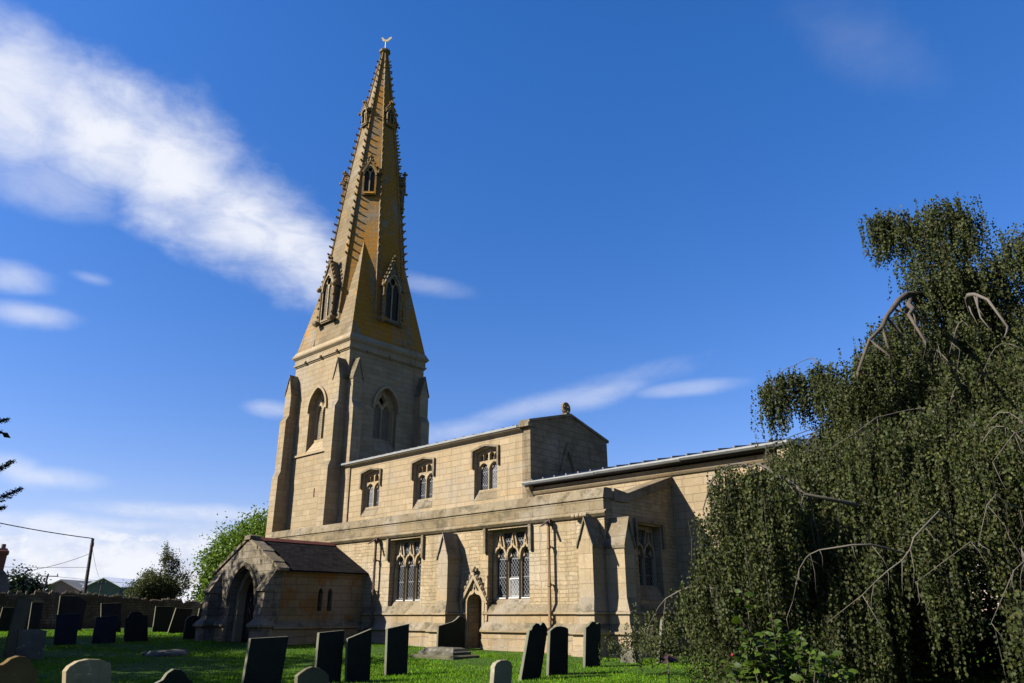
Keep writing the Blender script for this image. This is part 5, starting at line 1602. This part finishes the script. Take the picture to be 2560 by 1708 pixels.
def barn(name, label, p, ux, L, W, ze, zr, mats, lights):
    t = thing(name, label, 'barn', p, 'farm barns beyond the wall')
    F = frame2(p, ux)
    m = MB(); m.prism([(-W / 2, 0), (W / 2, 0), (W / 2, ze), (0, zr), (-W / 2, ze)], 0, .2, lambda u, v, a: F(a, u, v))
    m.build('gable_wall', mats[0], t)
    m = MB(); m.prism([(-W / 2, 0), (-W / 2 + .2, 0), (-W / 2 + .2, ze), (-W / 2, ze)], .2, L, lambda u, v, a: F(a, u, v))
    m.prism([(W / 2 - .2, 0), (W / 2, 0), (W / 2, ze), (W / 2 - .2, ze)], .2, L, lambda u, v, a: F(a, u, v))
    m.prism([(-W / 2, 0), (W / 2, 0), (W / 2, ze), (0, zr), (-W / 2, ze)], L, L + .2, lambda u, v, a: F(a, u, v))
    m.build('side_wall', mats[1], t)
    m = MB()
    for s in (-1, 1):
        m.prism([(0, zr + .02), (s * (W / 2 + .4), ze - .06), (s * (W / 2 + .4), ze + .10), (0, zr + .18)], -.3, L + .5, lambda u, v, a: F(a, u, v))
    m.build('roof', mats[2], t)
    for i in range(lights):
        a0 = 2.0 + i * (L - 4) / max(1, lights)
        for s in (-1, 1):
            m = MB()
            q = lambda f: (s * (W / 2 + .4) * f, zr + .19 + (ze + .10 - zr - .18) * f)
            m.prism([q(.25), q(.7), (q(.7)[0], q(.7)[1] + .02), (q(.25)[0], q(.25)[1] + .02)], a0, a0 + 1.1, lambda u, v, a: F(a, u, v))
            m.build('rooflight', M['rooflight'], t)
# gable end towards the churchyard, long side running away to the right
barn('farm_barn', 'grey-roofed brown barn with a row of rooflights, left of the tall pole', (-153.0, 48.0, -.3), (-.15, .99), 12, 9.0, 4.6, 6.0, (M['clad_brown'], M['timber'], M['fibre_roof']), 5) if False else None
def barn2(name, label, corner, apex_off, gw, L, ze, zr, mats, lights):
    """gable faces the viewer at an angle; ridge runs towards the right"""
    gx = Vector((.62, .78, 0))            # along the gable, left to right
    rx = Vector((-.62, .78, 0)).normalized()  # along the ridge, away to the right
    t = thing(name, label, 'barn', corner, 'farm barns beyond the wall')
    F = lambda a, b, z: tuple(Vector((corner[0], corner[1], -.5)) + gx * a + rx * b + Vector((0, 0, z + .5)))
    m = MB(); m.prism([(0, -.5), (gw, -.5), (gw, ze), (gw / 2, zr), (0, ze)], 0, .2, lambda u, v, a: F(u, a, v)); m.build('gable_wall', mats[0], t)
    m = MB()
    for u0, u1 in ((0, .2), (gw - .2, gw)):
        m.prism([(u0, -.5), (u1, -.5), (u1, ze - .05), (u0, ze - .05)], .201, L, lambda u, v, a: F(u, a, v))
    m.prism([(0, -.5), (gw, -.5), (gw, ze), (gw / 2, zr), (0, ze)], L + .001, L + .2, lambda u, v, a: F(u, a, v))
    m.build('side_wall', mats[1], t)
    m = MB()
    k = .5
    for u0, u1 in ((-k, gw / 2), (gw + k, gw / 2)):
        z0 = ze - k * (zr - ze) / (gw / 2)
        m.prism([(u0, z0 + .02), (u1, zr + .02), (u1, zr + .2), (u0, z0 + .2)], -.4, L + .5, lambda u, v, a: F(u, a, v))
    m.build('roof', mats[2], t)
    for i in range(lights):
        a0 = 3 + i * (L - 5) / max(1, lights - 1)
        m = MB()
        q = lambda f: (gw / 2 + (gw / 2 + k) * f, zr + .21 + (ze - zr) * f * (gw / 2 + k) / (gw / 2))
        m.prism([q(.3), q(.75), (q(.75)[0], q(.75)[1] + .03), (q(.3)[0], q(.3)[1] + .03)], a0, a0 + 1.0, lambda u, v, a: F(u, a, v))
        m.build('rooflight', M['rooflight'], t)
barn2('farm_barn', 'grey-roofed brown barn with a row of rooflights, left of the tall pole', (-153.5, 45.6, -.3), 0, 6.3, 12.5, 4.3, 5.9, (M['clad_brown'], M['timber'], M['fibre_roof']), 5)
barn2('farm_barn', 'green barn with a bright white roof, right of the tall pole', (-132.3, 45.7, -.3), 0, 4.8, 15, 4.4, 5.6, (M['clad_green'], M['clad_dark'], M['white_roof']), 0)

def pole(label, p, h, r_, arm, grp='utility poles beyond the wall', lean=(0, 0)):
    t = thing('utility_pole', label, 'utility pole', p, grp)
    m = MB(); top = (p[0] + lean[0], p[1] + lean[1], p[2] + h)
    m.tube([(p[0], p[1], p[2] - .3), top], [r_, r_ * .75], 8); m.build('shaft', M['pole'], t)
    if arm:
        c = MB(); a = Vector((.25, .97, 0)) * arm
        c.tube([Vector(top) - a - Vector((0, 0, .25)), Vector(top) + a - Vector((0, 0, .25))], r_ * .45, 5)
        c.tube([Vector(top) - a * .5 - Vector((0, 0, 1.3)), Vector(top) + a * .5 - Vector((0, 0, 1.3))], r_ * .45, 5)
        c.build('crossarm', M['pole'], t)
        i = MB()
        for s in (-1, 0, 1): i.tube([Vector(top) + a * .9 * s - Vector((0, 0, .25)), Vector(top) + a * .9 * s + Vector((0, 0, .05))], r_ * .5, 6)
        i.build('insulator', M['roughcast'], t)
    else:
        c = MB(); c.box(top[0] - .04, top[0] + .16, top[1] - .09, top[1] + .09, top[2] - .55, top[2] - .3); c.build('cable_bracket', M['iron'], t)
    return top
PT = pole('tall dark wooden pole standing between the two barns', (-56.65, 19.55, -.6), 5.6, .13, 0, lean=(-.10, -.15))
P2 = pole('short pole with a crossarm in front of the brown barn', (-105.4, 31.4, -.3), 5.1, .13, 1.1, lean=(0, .35))
P3 = pole('short thin pole with a small crossarm in front of the green barn', (-112.9, 40.6, -.3), 4.75, .10, .5, lean=(0, .2))
def wire(label, a, b, sag, r_=.018):
    m = MB(); a = Vector(a); b = Vector(b)
    m.tube([a.lerp(b, s) - Vector((0, 0, 4 * sag * s * (1 - s))) for s in [i / 14 for i in range(15)]], r_, 4)
    tag(m.build('overhead_wire', M['wire'], fix=False), label, 'wire', 'overhead wires from the poles')
wire('thick cable sagging left from the top of the tall pole', PT, (-54.5, 5.0, 7.0), .35, .03)
wire('deep sagging wire from below the top of the tall pole to the chimney', (PT[0], PT[1], PT[2] - 1.0), (-57.5, 14.2, 2.55), .32, .015)
wire('nearly level thin wire left of the tall pole', (PT[0], PT[1], PT[2] - 1.9), (-58.5, 12.5, 3.0), .06, .012)
wire('faint long wire running low from pole to pole right of the crossarm', (P2[0], P2[1], P2[2] - .2), (-106, 62, 3.6), .35, .02)
wire('slanting stay wire right of the tall pole', (PT[0], PT[1], PT[2] - .4), (P3[0], P3[1], P3[2]), .5, .012)

def chimney():
    t = thing('cottage', 'cottage end with grey battered chimney base and red brick stack at the left edge', 'house', (-58, 14.2, -.6))
    m = MB()
    c = Vector((-58.1, 14.25, 0)); u = Vector((.27, .96, 0)); w = Vector((-.96, .27, 0))
    def rg(z, hw, hd, off=0): return [tuple(c + u * (a * hw + off) + w * (b * hd) + Vector((0, 0, z))) for a, b in ((-1, -1), (1, -1), (1, 1), (-1, 1))]
    m.rings([rg(-.8, 1.35, .5, -.05), rg(1.3, 1.28, .5, -.05), rg(2.5, .95, .45, -.1), rg(2.75, .62, .42, 0)])
    m.build('chimney_breast', M['roughcast'], t)
    m = MB(); m.rings([rg(2.751, .58, .36), rg(3.7, .60, .36), rg(3.78, .68, .42), rg(3.95, .68, .42), rg(4.0, .62, .38), rg(4.12, .55, .33)])
    ck = m.build('chimney_stack', M['brick'], t)
    m = MB()
    m.tube([tuple(c + u * .30 + Vector((0, 0, 4.1))), tuple(c + u * .30 + Vector((0, 0, 4.4)))], [.15, .13], 8)
    m.build('chimney_pot', M['roughcast'], ck)
    m = MB(); f = lambda a, b, z: tuple(c + u * a + w * b + Vector((0, 0, z)))
    m.prism([(-6, -1), (1.1, -1), (1.1, .9), (-2.5, 2.6), (-6, .9)], .5, 7, lambda p, q, a: f(p, a, q))
    m.build('wall', M['roughcast'], t)
chimney()
def van(label, p):
    t = thing('parked_van', label, 'van', p, 'white vans parked by the barn')
    F = lambda a, b, z: (p[0] + b * -.8 + a * .35, p[1] + a * .93 + b * .3, p[2] + z)
    m = MB(); m.prism([(-.95, .3), (.95, .3), (.97, 1.2), (.85, 2.2), (-.85, 2.2), (-.97, 1.2)], 0, 4.4, lambda u, v, a: F(u, a, v)); m.build('body', M['vanwhite'], t)
    m = MB(); m.prism([(-.80, 1.25), (.80, 1.25), (.74, 1.85), (-.74, 1.85)], -.02, .01, lambda u, v, a: F(u, a, v)); m.build('window', M['vanglass'], t)
    for a in (-.85, .85):
        for b in (.8, 3.6):
            m = MB(); m.tube([F(a - .1, b, .32), F(a + .1, b, .32)], .32, 10); m.build('wheel', M['rubber'], t)
van('white van at the left end of the brown barn, seen over the wall', (-147.0, 45.2, 1.3))
van('white van at the right corner of the brown barn gable, seen over the wall', (-146.0, 48.9, 1.3))
def straw():
    t = thing('straw_stack', 'stack of golden straw bales left of the brown barn', 'straw stack', (-127.5, 38.4, -.3))
    M['bale'] = simple('straw_bale', (.42, .30, .10), .95, 9, .4)
    for i in range(5):
        m = MB()
        z = -.3 + i * .95
        for k in range(2):
            o = .06 * ((i * 7 + k * 3) % 4)
            m.rings([[(-127.5 + a * .5 * q + o, 38.0 + k * 1.0 + b * .48 * q, zz) for a, b in ((-1, -1), (1, -1), (1, 1), (-1, 1))] for zz, q in ((z, .94), (z + .1, 1), (z + .82, 1), (z + .93, .94))])
        m.build('straw_bale', M['bale'], t)
straw()

# ------------------------------------------------------------------ sun, sky, camera
SUN_TO = Vector((-.60, -1.0, .79)).normalized()
elev = math.asin(SUN_TO.z); azim = math.atan2(SUN_TO.x, SUN_TO.y)
L = bpy.data.lights.new('sun', 'SUN'); L.energy = 5.0; L.angle = R(.53); L.color = (1.0, .955, .88)
so = bpy.data.objects.new('sun', L); COL.objects.link(so)
so.rotation_euler = (-SUN_TO).to_track_quat('-Z', 'Y').to_euler()
so.location = (-30, -50, 40)

CLOUDS = [(-81.23, 31.62, 0.2166, -0.0146, -0.0019, -0.2479, .88), (-75.77, 31.39, 0.1647, -0.037, -0.045, -0.2874, 1.0), (-70.2, 29.86, 0.1408, -0.0523, -0.0888, -0.3009, 1.0), (-64.99, 28.12, 0.1449, -0.0627, -0.1165, -0.3314, 1.0), (-60.34, 26.43, 0.2003, -0.0869, -0.1587, -0.446, 0.95), (-77.96, 27.27, 0.243, -0.0048, 0.0036, -0.5928, 0.45), (-80.4, 34.69, 0.2606, -0.0446, -0.0557, -0.7385, 0.25), (-58.1, 25.07, 0.3032, -0.1248, -0.2612, -0.758, 0.8), (-49.48, 24.4, 0.2966, -0.0513, -0.2267, -1.6495, 0.25), (-78.84, 20.69, 0.4997, 0.0437, 0.0809, -1.1935, 0.55), (-77.4, 18.71, 0.4389, 0.0401, 0.08, -1.4167, 0.55), (-74.15, 21.74, 0.8855, -0.0305, -0.1565, -2.8492, 0.3), (-40.09, 15.29, 0.1295, 0.0329, 0.2878, -1.2125, 0.36), (-46.3, 13.46, 0.2569, 0.0539, 0.224, -1.1836, 0.4), (-35.56, 16.02, 0.3021, 0.0725, 0.3072, -1.3315, 0.42), (-28.76, 16.07, 0.3527, 0.0027, 0.0647, -2.5547, 0.34), (-60.78, 14.29, 0.7025, 0.0008, -0.0795, -2.2549, 0.4), (-12.31, 37.98, 0.1478, -0.1224, -0.2891, -0.4315, 0.07), (-74.61, 8.45, 0.4079, 0.041, -0.0455, -1.8296, 0.6), (-76.11, 8.72, 0.6487, -0.0576, -0.3557, -1.3287, 0.55), (-65.62, 6.61, 0.1783, 0.0163, -0.0128, -1.9007, 0.65), (-69.04, 5.72, 0.1184, 0.0154, 0.0265, -2.2106, 0.5), (-74.05, 5.47, 0.2308, 0.0432, 0.0779, -1.4202, 0.75), (-70.02, 3.73, 0.1349, 0.018, -0.0042, -0.6083, 1.0), (-64.19, 4.32, 0.2366, 0.0158, -0.0288, -0.6943, 1.0), (-74.56, 3.18, 0.3055, 0.0389, -0.0413, -0.8589, 0.9), (-71.51, 5.05, 0.2643, 0.0296, -0.0399, -1.4636, 0.8), (-68.47, 2.11, 0.0968, 0.0153, 0.0174, -1.2179, 0.5)]
SKY_STR = .053
def world():
    W = bpy.data.worlds.new('World'); SC.world = W; W.use_nodes = True
    N = NT.__new__(NT); N.t = W.node_tree; N.t.nodes.clear()
    d = N.n('ShaderNodeTexCoord').outputs['Generated']
    s = N.n('ShaderNodeSeparateXYZ', i0=d)
    az = N.math('MULTIPLY', N.math('ARCTAN2', s.outputs['X'], s.outputs['Y']), 180 / PI)
    el = N.math('MULTIPLY', N.math('ARCSINE', s.outputs['Z']), 180 / PI)
    sky = N.n('ShaderNodeTexSky', _sky_type='NISHITA', _sun_disc=False, _sun_elevation=elev, _sun_rotation=azim, _altitude=50.0, _air_density=1.0, _dust_density=.3, _ozone_density=2.2)
    # cloud texture, drawn out along the wind
    st = N.n('ShaderNodeMapping', Scale=(1, 1, 2.2)); N.t.links.new(d, st.inputs['Vector'])
    n1 = N.noise(st.outputs[0], 5.0, 10, .6, .35)
    n2 = N.noise(d, 26.0, 7, .6, .3)
    wob = N.math('ADD', N.math('MULTIPLY', N.math('SUBTRACT', n1, .5), 2.3), N.math('MULTIPLY', N.math('SUBTRACT', n2, .5), .6))
    tot = None
    for az0, el0, a, b, c, e, k in CLOUDS:
        u = N.math('SUBTRACT', az, az0); v = N.math('SUBTRACT', el, el0)
        p = N.math('MULTIPLY_ADD', u, a, N.math('MULTIPLY', v, b)); q = N.math('MULTIPLY_ADD', u, c, N.math('MULTIPLY', v, e))
        r2 = N.math('SQRT', N.math('MULTIPLY_ADD', p, p, N.math('MULTIPLY', q, q)))
        m = N.math('MULTIPLY', N.step(N.math('ADD', r2, wob), 1.75, .1), k)
        tot = m if tot is None else N.math('MAXIMUM', tot, m)
    # thin places in the streaks let the blue through
    fib = N.n('ShaderNodeMapping', Scale=(3, 3, 7), Rotation=(.3, .2, .4)); N.t.links.new(d, fib.inputs['Vector'])
    fn_ = N.noise(fib.outputs[0], 4.0, 9, .65, .8)
    tot = N.math('MULTIPLY', tot, N.math('MULTIPLY_ADD', N.step(fn_, .3, .62), .26, .70))
    # billowing cumulus bank low in the west
    cs = N.n('ShaderNodeMapping', Scale=(1, 1, 1.7)); N.t.links.new(d, cs.inputs['Vector'])
    bn = N.noise(cs.outputs[0], 11.0, 8, .56, .2)
    cum = N.step(N.math('ADD', bn, N.math('MULTIPLY', N.math('SUBTRACT', 4.4, el), .045)), .49, .565)
    cum = N.math('MULTIPLY', N.math('MULTIPLY', cum, N.step(el, 6.6, 4.6)), N.step(az, -55, -60))
    tot = N.math('MAXIMUM', tot, N.math('MULTIPLY', cum, .96))
    # shaded undersides in the low cumulus bank
    sh = N.noise(cs.outputs[0], 17.0, 7, .6)
    low = N.step(el, 12, 4)
    cc = N.mix(N.math('MULTIPLY', N.step(sh, .46, .62), N.math('MULTIPLY', low, .55)), (5.6, 5.75, 6.2), (3.3, 3.9, 5.4))
    val = N.n('ShaderNodeMapRange', _clamp=True, Value=el, From__Min=6.0, From__Max=40.0, To__Min=1.0, To__Max=1.30).outputs[0]
    hs = N.n('ShaderNodeHueSaturation', Saturation=1.36, Value=val, Color=sky.outputs[0])
    col = N.mix(tot, N.mix(1.0, hs.outputs[0], (1.02, .80, 1.0), 'MULTIPLY'), cc)
    bg = N.n('ShaderNodeBackground', Strength=SKY_STR); N.t.links.new(col, bg.inputs['Color'])
    N.t.links.new(bg.outputs[0], N.n('ShaderNodeOutputWorld').inputs['Surface'])
world()

cam = bpy.data.cameras.new('camera'); co = bpy.data.objects.new('camera', cam); COL.objects.link(co)
cam.sensor_width = 36; cam.lens = 1854.2 / 2560 * 36; cam.clip_start = .05; cam.clip_end = 9000
pitch, yaw, roll = R(20.214), R(-42.333), R(-.1716)
fw = Vector((math.sin(yaw) * math.cos(pitch), math.cos(yaw) * math.cos(pitch), math.sin(pitch)))
rt = Vector((math.cos(yaw), -math.sin(yaw), 0)); up = rt.cross(fw)
r2 = rt * math.cos(roll) + up * math.sin(roll); u2 = up * math.cos(roll) - rt * math.sin(roll)
mw = Matrix.Identity(4)
for i, c in enumerate((r2, u2, -fw)):
    for j in range(3): mw[j][i] = c[j]
co.matrix_world = mw
SC.camera = co
SC.view_settings.view_transform = 'Standard'
SC.view_settings.look = 'None'
SC.view_settings.exposure = 1.62
SC.view_settings.gamma = 1.0
